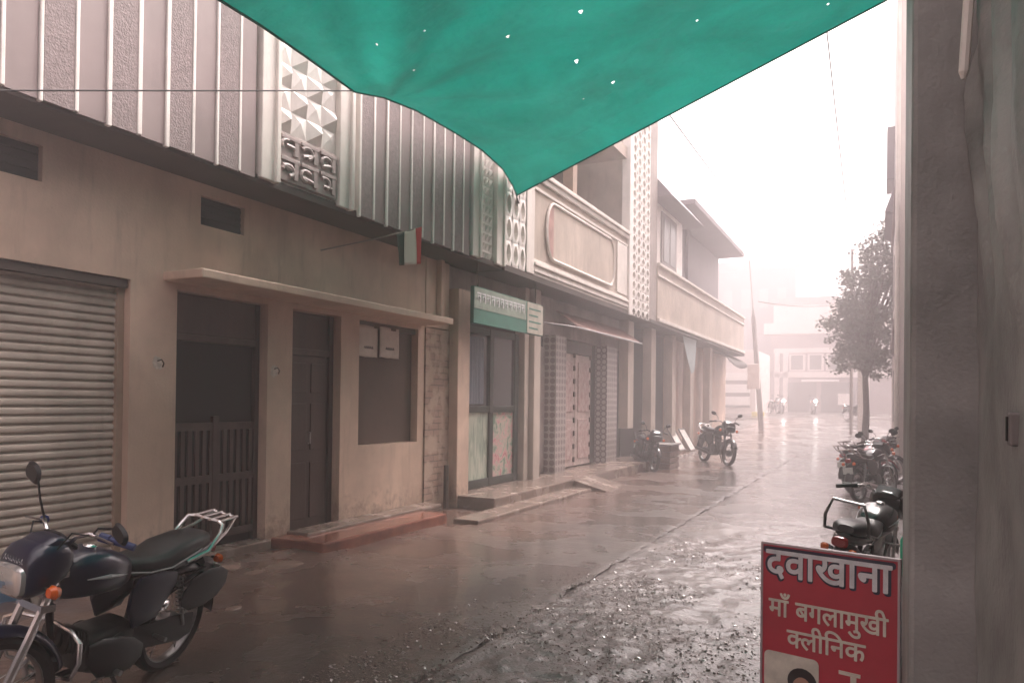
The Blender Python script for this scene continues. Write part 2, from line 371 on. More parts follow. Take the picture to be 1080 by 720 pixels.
def rr(x0, x1, y0, y1): return lambda u, v: ((x := x0+(x1-x0)*u), (y := y0+(y1-y0)*v), rough_h(x, y) + gz(y) + .002)[0:3]
b = MB(); b.grid(100, 300, rr(-2.5, 1.3, 1.5, 10.5)); b.grid(60, 300, rr(-2.5, 1.3, 10.5, 40)); b.grid(30, 40, rr(-2.5, 1.3, -5, 1.5))
struct(b.build('paving', M['road_r'], smooth=True))
gv = MB(); rnd = random.Random(21)
for i in range(34000):
    y = 2.2 + 6*rnd.random()**1.5; x = -2.75 + 3.1*rnd.random()
    if noise.noise((x*1.3, y*1.3, 7)) + .45*(5.2-y)/3 + .35*sstep(-2.6, -1.6, x) < -.05 + .45*rnd.random(): continue
    r = .003 + .010*rnd.random()**2.8; z = max(rough_h(x, y) + .002, .012*noise.noise((x*1.2, y*1.2, 0)) + .012 if x < -2.2 else -1) + gz(y); n = rnd.choice((4, 5, 6)); a0 = rnd.random()*6.28
    tx, ty = rnd.gauss(0, .22), rnd.gauss(0, .22); st = rnd.uniform(.7, 1.5); top_ = []; low = []
    for k in range(n):
        a = a0+2*math.pi*k/n; q = r*rnd.uniform(.75, 1.2); cx, cy = q*math.cos(a)*st, q*math.sin(a)/st
        low.append((x+cx, y+cy, z-.012)); top_.append((x+cx*.75, y+cy*.75, z+r*.22+cx*tx+cy*ty))
    gv.add(low+top_, [tuple(range(n, 2*n))]+[(k, (k+1) % n, n+(k+1) % n, n+k) for k in range(n)])
struct(gv.build('gravel', M['gravel']), 'stuff')
# far crossing
struct(MB().grid(60, 20, lambda u, v: (-40+80*u, 40+17*v, gz(40+17*v)+.008+.01*noise.noise((u*40, v*20, 0)))).build('crossroad', M['earth'], smooth=True))

# ------------------------------------------------------------------ facade helpers (left row faces +X)
def wall_with_openings(mb, xf, xb, y0, y1, z0, z1, ops):
    yy = sorted({y0, y1, *[v for o in ops for v in o[:2]]}); zz = sorted({z0, z1, *[v for o in ops for v in o[2:]]})
    ny, nz = len(yy)-1, len(zz)-1
    def solid(i, j):
        if not (0 <= i < ny and 0 <= j < nz): return False
        cy, cz = (yy[i]+yy[i+1])/2, (zz[j]+zz[j+1])/2
        return not any(o[0] < cy < o[1] and o[2] < cz < o[3] for o in ops)
    for i in range(ny):
        for j in range(nz):
            if not solid(i, j): continue
            a, b_, c, d = yy[i], yy[i+1], zz[j], zz[j+1]
            mb.add([(xf,a,c),(xf,b_,c),(xf,b_,d),(xf,a,d)], [(0,1,2,3)])
            mb.add([(xb,a,c),(xb,b_,c),(xb,b_,d),(xb,a,d)], [(3,2,1,0)])
            if not solid(i-1, j): mb.add([(xf,a,c),(xf,a,d),(xb,a,d),(xb,a,c)], [(0,1,2,3)])
            if not solid(i+1, j): mb.add([(xf,b_,c),(xf,b_,d),(xb,b_,d),(xb,b_,c)], [(3,2,1,0)])
            if not solid(i, j-1): mb.add([(xf,a,c),(xf,b_,c),(xb,b_,c),(xb,a,c)], [(3,2,1,0)])
            if not solid(i, j+1): mb.add([(xf,a,d),(xf,b_,d),(xb,b_,d),(xb,a,d)], [(0,1,2,3)])
    return mb

# ================================================================== building one: ribbed facade
B1 = thing('plaster_building', (-5.4, 2, 0), 'beige plaster building with roller shutter, two doors and white ribbed upper facade', 'building')
BACK = -26  # walls carried on unseen behind the camera to block low sky light
ops = [(-.2, 3.93, 0, 2.44), (4.37, 5.42, 0, 2.42), (5.76, 6.52, .1, 2.42), (6.84, 8.05, .96, 2.42),
       (4.60, 5.10, 3.03, 3.29), (2.72, 3.22, 3.03, 3.29), (.9, 1.4, 3.03, 3.29)]
wall_with_openings(MB(), -5.4, -5.62, BACK, 8.2, -.1, 3.395, ops).build('wall', M['plaster'], B1)
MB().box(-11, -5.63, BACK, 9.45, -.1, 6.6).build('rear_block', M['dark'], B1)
up_ = MB(); up_.box(-5.628, -5.03, BACK, 9.5, 3.42, 6.6); up_.build('upper_wall', M['panel_a'], B1)
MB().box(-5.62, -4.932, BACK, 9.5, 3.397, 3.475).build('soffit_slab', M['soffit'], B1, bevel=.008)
MB().box(-5.6, -4.8, BACK, 9.5, 6.603, 6.75).build('roof_edge', M['dirty_white'], B1)
ribs = []
y = 2.67 - .2375*16
while y < 4.7: ribs.append(y); y += .2375
y = 6.19
while y < 8.5: ribs.append(y); y += .2370
allr = ribs
for i, y in enumerate(ribs):
    nx = ribs[i+1] if i+1 < len(ribs) and ribs[i+1]-y < .3 else y+.2
    if i % 2 == 0: MB().box(-5.029, -4.915, y+.018, nx-.018, 3.425, 6.59).build('smooth_panel', M['panel_a'], B1)
    else: MB().box(-5.029, -4.905, y+.018, nx-.018, 3.425, 6.59).build('stucco_panel', M['panel_b'], B1)
    w = .0155 + .003*math.sin(i*7.3)
    MB().box(-5.028, -4.899, y-w, y+w, 3.42 - .012*math.sin(i*3.1), 6.592).build('rib', M['white'], B1, bevel=.006)
for (a, b_) in ((4.80, 5.005), (5.845, 6.05), (8.56, 8.77), (9.24, 9.47)):
    q = MB(); q.box(-5.028, -4.885, a, b_, 3.44, 6.594); q.box(-5.026, -4.855, b_-.052, b_-.002, 3.435, 6.596); q.build('pilaster', M['dirty_white'], B1, bevel=.008)
# pyramid breeze blocks
pb_ = MB(); s = .21
pb_.box(-5.027, -4.955, 5.006, 5.844, 3.44, 6.595)
for i in range(4):
    for j in range(13):
        y0, z0 = 5.006 + i*.2095, 3.96 + j*s
        if z0 + s > 6.59: continue
        w = .2095; cy, cz = y0+w/2, z0+s/2; d = .085 if (i+j) % 2 == 0 else .03
        tip = (-4.953+d, cy + (.03 if (i+j) % 2 == 0 else 0), cz + (.0 if (i+j) % 2 == 0 else .03))
        pb_.add([(-4.953,y0,z0),(-4.953,y0+w,z0),(-4.953,y0+w,z0+s),(-4.953,y0,z0+s),tip], [(0,1,4),(1,2,4),(2,3,4),(3,0,4)])
pb_.build('pyramid_blocks', M['white'], B1)
# nameplate: raised worn letters nobody can read any more
npn = MB(); npn.box(-4.954, -4.915, 5.02, 5.83, 3.50, 3.94)
for (z0, h) in ((3.745, .17), (3.525, .19)):
    for k in range(3):
        y0 = 5.05 + k*.262; w = .235
        npn.box(-4.917, -4.893, y0, y0+w, z0+h-.035, z0+h)
        npn.box(-4.917, -4.895, y0+w*.72, y0+w*.92, z0, z0+h-.03)
        rn = random.Random(k*7+int(z0*100)); c = (y0+w*rn.uniform(.3,.42), z0+h*rn.uniform(.36,.5)); n = 8; a0 = rn.uniform(-90, 120); sp_ = rn.uniform(120, 260)
        npn.tube([(-4.914, c[0]+.07*math.cos(R(a0+sp_*a/n)), c[1]+.05*math.sin(R(a0+sp_*a/n))) for a in range(n+1)], .026, 6)
        npn.tube([(-4.914, y0+w*rn.uniform(.05,.3), z0+h*rn.uniform(.1,.6)), (-4.914, y0+w*.75, z0+h*rn.uniform(.2,.7))], .024, 6)
npn.build('nameplate', M['mauve'], B1, bevel=.006)
# small jali grid
jl = MB(); jl.box(-5.027, -4.96, 8.775, 9.235, 3.44, 6.59)
for j in range(24):
    z0 = 3.46 + j*.13
    for i in range(4): jl.add([(-4.958, 8.80+i*.105, z0), (-4.958, 8.80+i*.105+.09, z0), (-4.958, 8.80+i*.105+.09, z0+.1), (-4.958, 8.80+i*.105, z0+.1), (-4.905, 8.80+i*.105+.02, z0+.085)], [(0,1,4),(1,2,4),(2,3,4),(3,0,4)])
jl.build('breeze_blocks', M['white'], B1)
# vents
for (a, b_) in ((4.60, 5.10), (2.72, 3.22), (.9, 1.4)):
    q = MB(); q.box(-5.615, -5.45, a+.002, b_-.002, 3.032, 3.288)  # near-black fill paints the shade inside the vent opening
    for k in range(4): q.box(-5.449, -5.435, a+.01, b_-.01, 3.05+k*.06, 3.08+k*.06)
    q.build('vent', M['vent'], B1)
# roller shutter
sh = MB(); prof = []
nsl = 34
for k in range(nsl):
    z0 = .24 + k*.0655
    prof += [(-5.523, z0), (-5.523, z0+.007), (-5.502, z0+.016), (-5.497, z0+.034), (-5.502, z0+.052), (-5.523, z0+.0645)]
vs = [(x, yy_, z) for (x, z) in prof for yy_ in (-.15, 3.875)]
sh.add(vs, [(2*i, 2*i+1, 2*i+3, 2*i+2) for i in range(len(prof)-1)])
sho = sh.build('roller_shutter', M['slat'], B1, smooth=True)
MB().box(-5.53, -5.487, -.15, 3.87, .03, .237).build('bottom_rail', M['blue_band'], sho, bevel=.005)
MB().box(-5.54, -5.47, 3.872, 3.928, 0, 2.43).build('guide_rail', M['jamb'], sho)
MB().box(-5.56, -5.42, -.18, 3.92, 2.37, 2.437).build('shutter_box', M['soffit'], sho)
# door canopy
cp = MB(); cp.box(-5.399, -4.93, 4.225, 8.15, 2.475, 2.55); cp.build('canopy', M['plaster'], B1, bevel=.01)
# door one : near-black panel painting the shaded passage, behind a slatted gate
d1 = MB(); d1.box(-5.612, -5.56, 4.372, 5.418, 0.12, 2.418); d1.build('passage_shade', M['dark'], B1)
fr = MB(); fr.box(-5.55, -5.50, 4.374, 4.43, .12, 2.417); fr.box(-5.55, -5.50, 5.36, 5.416, .12, 2.417); fr.box(-5.549, -5.499, 4.431, 5.359, 2.0, 2.06); fr.box(-5.549, -5.51, 4.431, 5.359, 2.062, 2.416)
fr.build('door_frame', M['brown_wood'], B1, bevel=.006)
gt = MB()
for z0 in (.2, .72, 1.2): gt.box(-5.535, -5.505, 4.435, 4.885, z0, z0+.07); gt.box(-5.535, -5.505, 4.905, 5.355, z0, z0+.07)
for k in range(6):
    for y0 in (4.44, 4.91): gt.box(-5.532, -5.508, y0+k*.078, y0+k*.078+.042, .27, 1.2)
gt.box(-5.54, -5.5, 4.86, 4.93, .18, 1.33)
gt.build('slatted_gate', M['brown_wood'], B1, bevel=.004)
# door two: panelled
d2 = MB(); d2.box(-5.55, -5.5, 5.765, 5.83, .1, 2.418); d2.box(-5.55, -5.5, 6.45, 6.515, .1, 2.418); d2.box(-5.549, -5.5, 5.831, 6.449, 1.96, 2.03)
d2.box(-5.60, -5.53, 5.83, 6.45, 2.03, 2.417); d2.build('door_frame', M['brown_wood'], B1, bevel=.005)
dd = MB(); dd.box(-5.58, -5.525, 5.834, 6.446, .11, 1.955)
for (a, b_) in ((5.88, 6.11), (6.17, 6.40)):
    for (c, d) in ((.22, .82), (.95, 1.45), (1.56, 1.88)): dd.box(-5.526, -5.512, a, b_, c, d)
do = dd.build('door', M['brown_wood'], B1, bevel=.012)
MB().tube([(-5.51, 6.13, 1.02), (-5.48, 6.13, 1.02), (-5.48, 6.13, 1.14), (-5.51, 6.13, 1.14)], .009, 6).build('handle', M['steel'], do)
# window with brown board
wf = MB(); wf.box(-5.60, -5.50, 6.845, 8.045, .965, 2.415); wo = wf.build('window_board', M['brown_board'], B1)
q = MB(); q.box(-5.5, -5.44, 6.842, 8.048, 2.35, 2.418); q.build('blind_box', M['brown_board'], B1)
# bare filler patches and hooks on the two door pillars
for (px, py, s) in ((166, 383, 1), (289, 391, 1.1)):
    c = P(px, py, X=-5.4); n = 24; ring = [(-5.396, c.y+.045*s*(1+.75*noise.noise((k*1.7, px, 0)))*math.cos(k*2*math.pi/n), c.z+.06*s*(1+.8*noise.noise((k*1.7, px, 4)))*math.sin(k*2*math.pi/n)) for k in range(n)]
    q = MB(); q.add([(-5.397, a[1], a[2]) for a in ring]+ring, [tuple(range(n, 2*n))] + [(k, (k+1) % n, n+(k+1) % n, n+k) for k in range(n)]); h = q.build('filler_patch', M['white_chip'], B1)
    MB().tube([(-5.4, c.y, c.z+.02), (-5.36, c.y+.01, c.z+.03), (-5.345, c.y+.02, c.z), (-5.36, c.y+.02, c.z-.03)], .006, 5).build('hook', M['rust'], h)
# door sill blocks
MB().box(-5.56, -5.33, 4.36, 5.44, -.05, .12).build('door_sill', M['cement'], B1, bevel=.015)

# papers
for i, (a, b_) in enumerate(((6.83, 7.24), (7.255, 7.67))):
    pr = thing('paper_notice', (-5.43, (a+b_)/2, 2.0), ('left' if i == 0 else 'right') + ' of the two white paper notices hung over the brown window', 'notice', 'paper notices over the window')
    zb = 2.0 if i == 0 else 2.01
    MB().grid(8, 8, lambda u, v: (-5.432 + .012*math.sin(u*5+i) + .01*v*(1-v), a+(b_-a)*u, zb + .37*v + .01*noise.noise((u*4, i, 0))*(1-v))).build('sheet', M['paper'], pr, solid=.002, smooth=True)
    q = MB()
    for k in range(5): q.tube([(-5.418, a+.12+k*.035, zb+.10), (-5.416, a+.135+k*.035, zb+.125), (-5.416, a+.15+k*.035, zb+.098)], .007, 5)
    q.build('scribble', M['ink'], pr)

# red slab step
q = MB(); q.box(-5.39, -4.72, 5.48, 7.72, -.05, .13); struct_step = q.build('door_step', M['red_slab'], loc=(-5, 6.5, 0), bevel=.02); tag(struct_step, 'long red oxide step slab in front of the brown panelled door', 'step')
q = MB(); q.box(-5.395, -5.1, 5.7, 8.2, .1, .16); tag(q.build('ledge', M['cement'], loc=(-5.2, 7, .1), bevel=.02), 'narrow cement ledge along the wall on the red step slab', 'ledge')

# flag on a stick under the soffit
fl = thing('flag', tuple(P(340, 264, X=-5.4)), 'small green, white and red flag on a stick under the overhang', 'flag')
a, b_ = P(338, 264, X=-5.4), P(444, 240, X=-4.70)
MB().tube([a, (a+b_)/2 + Vector((0,0,-.01)), b_], .009, 6).build('stick', M['bamboo'], fl)
tl, tr_ = P(418, 247, X=-4.86), P(444.5, 239, X=-4.70)
bl, br_ = P(420, 280, X=-4.86), P(445, 278, X=-4.70)
for nm, mt, u0_, u1_ in (('green_band', 'flag_green', 0, .3), ('white_band', 'flag_white', .3, .74), ('red_band', 'saffron', .74, 1)):
    MB().grid(6, 10, lambda u, v: (tl.lerp(tr_, u0_+(u1_-u0_)*u)).lerp(bl.lerp(br_, u0_+(u1_-u0_)*u), v) + Vector((.015*math.sin(9*(u0_+(u1_-u0_)*u)+2*v), 0, 0))).build(nm, M[mt], fl, solid=.003, smooth=True)

# ================================================================== building two: shop with green board
B2 = thing('shop_building', (-5.4, 12, 0), 'cream shop building with oval moulding on its balcony front and patterned tile columns', 'building')
MB().box(-11, -5.95, 9.46, 17.05, -.1, 3.38).build('rear_block', M['dark'], B2)
MB().box(-5.55, -5.38, 8.205, 8.80, -.1, 2.46).build('brick_pier', M['brick'], B2)
MB().box(-5.5, -5.24, 8.80, 9.13, -.1, 3.05).build('column', M['plaster'], B2, bevel=.012); MB().box(-5.384, -5.30, 8.45, 8.53, 2.56, 3.39).build('pipe_casing', M['plaster'], B2, bevel=.012); MB().box(-5.5, -5.385, 8.205, 8.79, 2.47, 3.39).build('upper_pier', M['plaster'], B2, bevel=.012)
MB().box(-5.62, -5.45, 8.82, 17.05, 2.72, 3.39).build('lintel_wall', M['plaster3'], B2)
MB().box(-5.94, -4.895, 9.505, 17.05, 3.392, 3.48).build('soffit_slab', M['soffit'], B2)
# glass door with film
gd = MB(); zz0, zz1 = .2, 2.60
for (a, b_) in ((9.16, 9.26), (10.02, 10.14), (10.88, 11.02)): gd.box(-5.46, -5.39, a, b_, zz0, zz1)
for (a, b_) in ((zz0, zz0+.12), (1.32, 1.42), (2.5, zz1)): gd.box(-5.455, -5.395, 9.262, 10.018, a, b_); gd.box(-5.455, -5.395, 10.142, 10.878, a, b_)
gdo = gd.build('shop_door', M['door_green'], B2, bevel=.006)
for (a, b_, c, d, mt, nm) in ((9.26, 10.02, 1.42, 2.5, 'glass', 'glass_pane'), (10.14, 10.88, 1.42, 2.5, 'glass', 'glass_pane'), (9.26, 10.02, .32, 1.32, 'poster_a', 'green_film'), (10.14, 10.88, .32, 1.32, 'poster_b', 'flower_film')):
    MB().box(-5.435, -5.425, a, b_, c, d).build(nm, M[mt], gdo)
q = MB(); q.grid(24, 2, lambda u, v: (-5.418+.008*math.sin(u*40), 9.30+.55*u, 1.45+1.0*v)); q.build('curtain', M['curtain'], gdo, smooth=True)
MB().box(-5.9, -5.47, 9.15, 11.03, .1, 2.7).build('shop_shade', M['dark'], B2)  # solid near-black block painting the shade inside the shop
MB().box(-5.5, -5.30, 11.06, 11.22, .1, 3.39).build('column', M['plaster2'], B2, bevel=.012); MB().box(-5.5, -5.22, 11.26, 11.52, .1, 3.39).build('column', M['plaster2'], B2, bevel=.012)
# dark door beside
q = MB(); q.box(-5.60, -5.55, 11.53, 12.44, .2, 2.5)
for k in range(2): q.box(-5.549, -5.52, 11.6+k*.42, 11.95+k*.42, .3, 1.15)
q.build('grey_door', M['plaster3'], B2, bevel=.006)
MB().box(-5.9, -5.62, 11.53, 17.0, .1, 2.7).build('shop_shade', M['dark'], B2)
for (a, b_) in ((12.45, 12.93), (15.25, 15.93)): MB().box(-5.61, -5.33, a, b_, .1, 2.719).build('tile_column', M['tile'], B2)
# faded pink pair of doors
for k in range(2):
    y0 = 12.96 + k*.9; q = MB(); q.box(-5.60, -5.52, y0, y0+.88, .22, 2.45); dro = q.build('panel_door', M['pink_door'], B2, bevel=.006)
    p = MB()
    for (c, d) in ((.35, 1.15), (1.3, 2.3)): p.box(-5.519, -5.50, y0+.14, y0+.74, c, d)
    p.build('door_panel', M['pink_panel'], dro, bevel=.01)
    for z in [.3+.26*i for i in range(9)]: MB().box(-5.518, -5.49, y0+.8, y0+.86, z, z+.1).build('hinge', M['rust'], dro)
MB().box(-5.60, -5.5, 12.96, 14.75, 2.46, 2.7).build('transom', M['brown_wood'], B2)
# balcony front with mouldings
q = MB(); q.box(-5.06, -4.93, 10.22, 15.3, 3.483, 5.0); q.build('parapet', M['plaster2'], B2)
def mould(mb, y0, y1, z, hs):
    for (dx, h) in hs: mb.box(-4.929, -4.93+dx, y0, y1, z, z+h); z += h+.0015
q = MB(); mould(q, 10.5, 15.3, 3.485, ((.02,.05),(.05,.05),(.03,.05),(.07,.05),(.02,.06)))
q.box(-5.10, -4.84, 10.4, 15.3, 5.09, 5.16); q.box(-5.08, -4.88, 10.4, 15.3, 5.002, 5.088); q.box(-4.929, -4.9, 10.5, 15.3, 4.84, 4.89)
q.box(-4.928, -4.885, 10.22, 10.5, 3.483, 5.0); q.box(-4.928, -4.9, 14.6, 15.25, 3.78, 4.83)
q.build('moulding', M['dirty_white'], B2, bevel=.012)
def stadium(y0, y1, z0, z1, n=12):
    r = (z1-z0)/2*.95; pts = []
    for k in range(n+1): t = R(90+180*k/n); pts.append((y0+r*.6+r*.6*math.cos(t), (z0+z1)/2+r*math.sin(t)))
    for k in range(n+1): t = R(-90+180*k/n); pts.append((y1-r*.6+r*.6*math.cos(t), (z0+z1)/2+r*math.sin(t)))
    return pts
st = stadium(11.0, 14.4, 3.82, 4.8)
q = MB(); n = len(st); q.add([(-4.926, a, b_) for a, b_ in st]+[(-4.905, a, b_) for a, b_ in st], [tuple(range(n, 2*n))]+[(k, (k+1)%n, n+(k+1)%n, n+k) for k in range(n)]); q.build('oval_panel', M['plaster2'], B2)
MB().tube([(-4.9, a, b_) for a, b_ in st+[st[0]]], .028, 6).build('oval_rim', M['dirty_white'], B2)
q = MB(); hs_ = [(a, b_) for a, b_ in st if a < 11.45] ; hs_.sort(key=lambda t: math.atan2(t[1]-4.31, t[0]-11.4)); n = len(hs_)
q.add([(-4.900, a, b_) for a, b_ in hs_], [tuple(range(n))]); q.build('pink_inlay', mat('pink_wash', (.42,.25,.22), .6, var=.3, vs=4), B2)
# oval lattice by the end of the ribbed facade, and lattice column
def lattice(y0, y1, z0, z1, ny, nz, depth, name):
    q = MB(); w = (y1-y0)/ny; h = (z1-z0)/nz
    q.box(-5.06, -4.99, y0, y1, z0, z1)
    for i in range(ny):
        for j in range(nz):
            cy, cz = y0+w*(i+.5), z0+h*(j+.5); a = .5*w*.62; bq = .5*h*.8; n = 14
            inner = [(cy+a*math.copysign(abs(math.cos(t))**1.2, math.cos(t)), cz+bq*math.copysign(abs(math.sin(t))**1.4, math.sin(t))) for t in [2*math.pi*k/n for k in range(n)]]
            outer = []
            for k in range(n):
                t = 2*math.pi*k/n; c, s_ = math.cos(t), math.sin(t); mx_ = max(abs(c), abs(s_)); outer.append((cy+w/2*c/mx_, cz+h/2*s_/mx_))
            o = len(q.v); q.v += [Vector((-4.90, *p)) for p in outer]+[Vector((-4.89, *p)) for p in inner]+[Vector((-4.985, *p)) for p in inner]
            for k in range(n):
                l = (k+1) % n; q.f += [(o+k, o+l, o+n+l, o+n+k), (o+n+k, o+n+l, o+2*n+l, o+2*n+k)]
    return q.build(name, M['white'], B2)
lattice(9.505, 10.2, 3.483, 6.7, 3, 9, .09, 'oval_lattice')
lattice(15.55, 16.95, 3.40, 8.6, 4, 26, .09, 'lattice_column')
q = MB(); q.box(-5.06, -4.87, 15.32, 15.54, 3.40, 8.6); q.build('white_pilaster', M['white'], B2, bevel=.01)
q = MB(); q.box(-5.5, -4.95, 16.97, 17.75, 3.4, 9.0); q.build('grey_pilaster', M['plaster3'], B2, bevel=.01)
MB().box(-11, -6.4, 9.51, 17.0, 3.49, 8.4).build('terrace_wall', M['plaster3'], B2)
q = MB(); q.box(-6.39, -4.95, 9.51, 15.3, 6.75, 7.0); q.box(-6.39, -5.06, 15.55, 17, 3.49, 8.4); q.build('upper_slab', M['plaster2'], B2)
q = MB(); q.box(-6.398, -6.36, 12.0, 13.2, 3.5, 6.2); q.box(-5.3, -5.1, 12.6, 12.8, 5.17, 6.75); q.build('terrace_door', M['jamb'], B2)
# awning
q = MB(); q.grid(14, 4, lambda u, v: (-5.40+.42*v, 12.6+4.0*u, 3.18-.30*v+.02*math.sin(u*30)*v-.05*math.sin(u*3.14)*v)); tag(q.build('awning', M['awning'], loc=(-5.4, 14.5, 3.0), solid=.012, smooth=True), 'faded red sloping awning over the pink doors', 'awning')
q = MB(); q.tube([(-5.38, 11.5, 2.88), (-4.98, 12.6, 2.86), (-4.97, 16.6, 2.86)], .018, 6); tag(q.build('awning_rail', M['steel'], loc=(-5.2, 13, 2.8)), 'thin metal rail along the edge of the faded red awning', 'rail')

# green shop board
sb = thing('shop_sign', (-4.97, 9.85, 2.56), 'green and cream shop signboard hung over the glass door', 'sign')
q = MB(); q.box(-5.01, -4.955, 8.72, 11.0, 2.56, 3.06)
fro = q.build('board', M['board_green'], sb)
MB().box(-4.9545, -4.951, 8.73, 10.36, 2.76, 3.05).build('pale_band', M['board_pale'], sb)
MB().box(-4.9543, -4.949, 10.40, 10.99, 2.57, 3.05).build('cream_panel', M['board_yell'], sb)
q = MB()
for k in range(11):                                                  # worn lettering, only strokes are left to see
    y0 = 8.80 + k*.138; h = .12 + .03*noise.noise((k, 0, 0))
    q.box(-4.9505, -4.948, y0, y0+.12, 2.965, 2.985); q.box(-4.9505, -4.948, y0+.085, y0+.105, 2.965-h, 2.964)
    q.tube([(-4.9495, y0+.05+.032*math.cos(R(a)), 2.90+.038*math.sin(R(a))) for a in range(-40, 230, 30)], .009, 5)
q.build('lettering', M['sign_white'], sb)
q = MB()
for k in range(4): q.box(-4.9485, -4.947, 10.46, 10.80+.1*(k % 2), 2.64+k*.1, 2.665+k*.1)
q.build('small_lettering', M['board_green'], sb)
for y0 in (8.9, 10.8): MB().tube([(-5.0, y0, 3.06), (-5.0, y0, 3.39)], .012, 6).build('hanger', M['rust'], sb)

# shop platform with step
q = MB(); q.box(-5.9, -4.66, 8.83, 17.4, -.1, .19); tag(q.build('shop_platform', M['cement'], loc=(-5.2, 12, 0), bevel=.02), 'long low cement platform in front of the shop doors', 'platform')
q = MB(); q.box(-4.655, -4.30, 7.74, 11.6, -.1, .07); tag(q.build('gutter_step', M['cement'], loc=(-4.5, 9.5, 0), bevel=.02), 'low wet cement step below the shop platform', 'step')
q = MB(); q.add([(-4.655, 11.7, .17), (-4.655, 12.7, .17), (-4.1, 12.75, .02), (-4.1, 11.75, .02), (-4.655, 11.7, -.05), (-4.655, 12.7, -.05), (-4.1, 12.75, -.05), (-4.1, 11.75, -.05)], [(0,3,2,1),(4,5,6,7),(0,1,5,4),(1,2,6,5),(2,3,7,6),(3,0,4,7)]); tag(q.build('ramp', M['cement'], loc=(-4.4, 12.2, 0)), 'small sloping slab bridging the gutter to the shop platform', 'ramp')
q = MB(); q.tube([(-5.30, 8.62, .02), (-5.30, 8.62, .62)], .035, 8); tag(q.build('drain_pipe', M['rust'], loc=(-5.3, 8.62, 0)), 'short dark drain pipe stub at the foot of the brick pier', 'pipe')

# ================================================================== building three: long balcony
B3 = thing('balcony_building', (-5.4, 24, 0), 'hazy cream building with long balcony and upper window bay beyond the lattice column', 'building')
MB().box(-12, -6.0, 17.1, 30.3, -.1, 7.0).build('rear_block', M['plaster3'], B3)
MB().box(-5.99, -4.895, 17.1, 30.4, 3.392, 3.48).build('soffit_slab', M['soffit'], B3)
q = MB(); q.box(-5.04, -4.93, 17.76, 30.4, 3.483, 4.86); q.box(-5.9, -5.05, 30.25, 30.4, 3.483, 4.86); q.build('parapet', M['plaster2'], B3)
q = MB(); q.box(-5.08, -4.86, 17.76, 30.45, 4.862, 4.93); q.box(-4.929, -4.87, 17.76, 30.42, 3.485, 3.58); q.box(-4.929, -4.89, 17.76, 30.42, 4.6, 4.65); q.build('moulding', M['dirty_white'], B3, bevel=.01)
for i, y0 in enumerate((16.4, 18.3, 20.4, 22.6, 25.4)): MB().box(-5.45, -5.22, y0, y0+.42, -.1 if i else .9, 3.39).build('column', M['plaster2'], B3, bevel=.01)
q = MB(); q.box(-5.98, -5.6, 21.0, 30.3, -.1, 3.39); q.build('ground_wall', M['plaster'], B3)
for y0 in (23.2, 26.5): MB().box(-5.598, -5.57, y0, y0+1.05, 0, 2.3).build('doorway', M['dark'], B3)  # flat near-black slabs paint the shade of open doorways
MB().box(-5.98, -5.62, 17.1, 20.95, 0, 3.38).build('shop_shade', M['dark'], B3)
# upper window bay + hood, roof overhang
q = MB(); q.box(-5.98, -5.1, 17.8, 20.9, 4.94, 6.55); q.build('window_bay', M['white'], B3)
q = MB(); q.box(-5.099, -5.06, 18.6, 20.1, 5.05, 6.4); wo = q.build('window', M['far_grey'], B3)
q = MB(); q.box(-5.058, -5.05, 18.75, 19.3, 5.15, 6.3); q.box(-5.058, -5.05, 19.4, 19.95, 5.15, 6.3); q.build('pane', M['far_glass'], wo)
q = MB(); q.add([(-5.98,17.77,6.56),(-4.6,17.77,6.56),(-4.6,21.5,6.56),(-5.98,21.5,6.56),(-5.98,17.77,7.0),(-4.95,17.77,7.0),(-4.95,21.2,7.0),(-5.98,21.2,7.0)], [(0,3,2,1),(4,5,6,7),(0,1,5,4),(1,2,6,5),(2,3,7,6),(3,0,4,7)]); q.build('window_hood', M['far_mauve'], B3)
MB().box(-12, -4.9, 21.55, 30.2, 7.3, 7.45).build('roof_slab', M['far_mauve'], B3)
q = MB(); q.box(-5.99, -5.9, 21.3, 30.2, 4.94, 7.29); q.box(-5.89, -5.8, 24.6, 24.9, 4.94, 7.29); q.build('recessed_wall', M['far_mauve'], B3)
# ragged sheet and pale cloth under the balcony
q = MB(); q.grid(30, 6, lambda u, v: (-5.35+.75*math.sin(v*1.57)*.8, 26.3+4.0*u, 3.38-.55*v*(1+.15*noise.noise((u*14, 0, 0)))*(.5+.5*math.sin(u*2.2+.4)))); tag(q.build('awning', M['rag'], loc=(-5.2, 28, 3), solid=.01, smooth=True), 'dark ragged sheet sagging below the far end of the balcony', 'awning')
q = MB(); q.add([(-4.99, 20.6, 3.38), (-4.96, 22.2, 3.38), (-4.95, 21.9, 2.45), (-4.97, 21.6, 2.35), (-4.98, 21.1, 2.8)], [(0,1,2,3,4)]); tag(q.build('cloth', M['pale_cloth'], loc=(-4.97, 21.4, 2.4), solid=.006), 'pale blue cloth hanging in a point under the balcony', 'cloth')

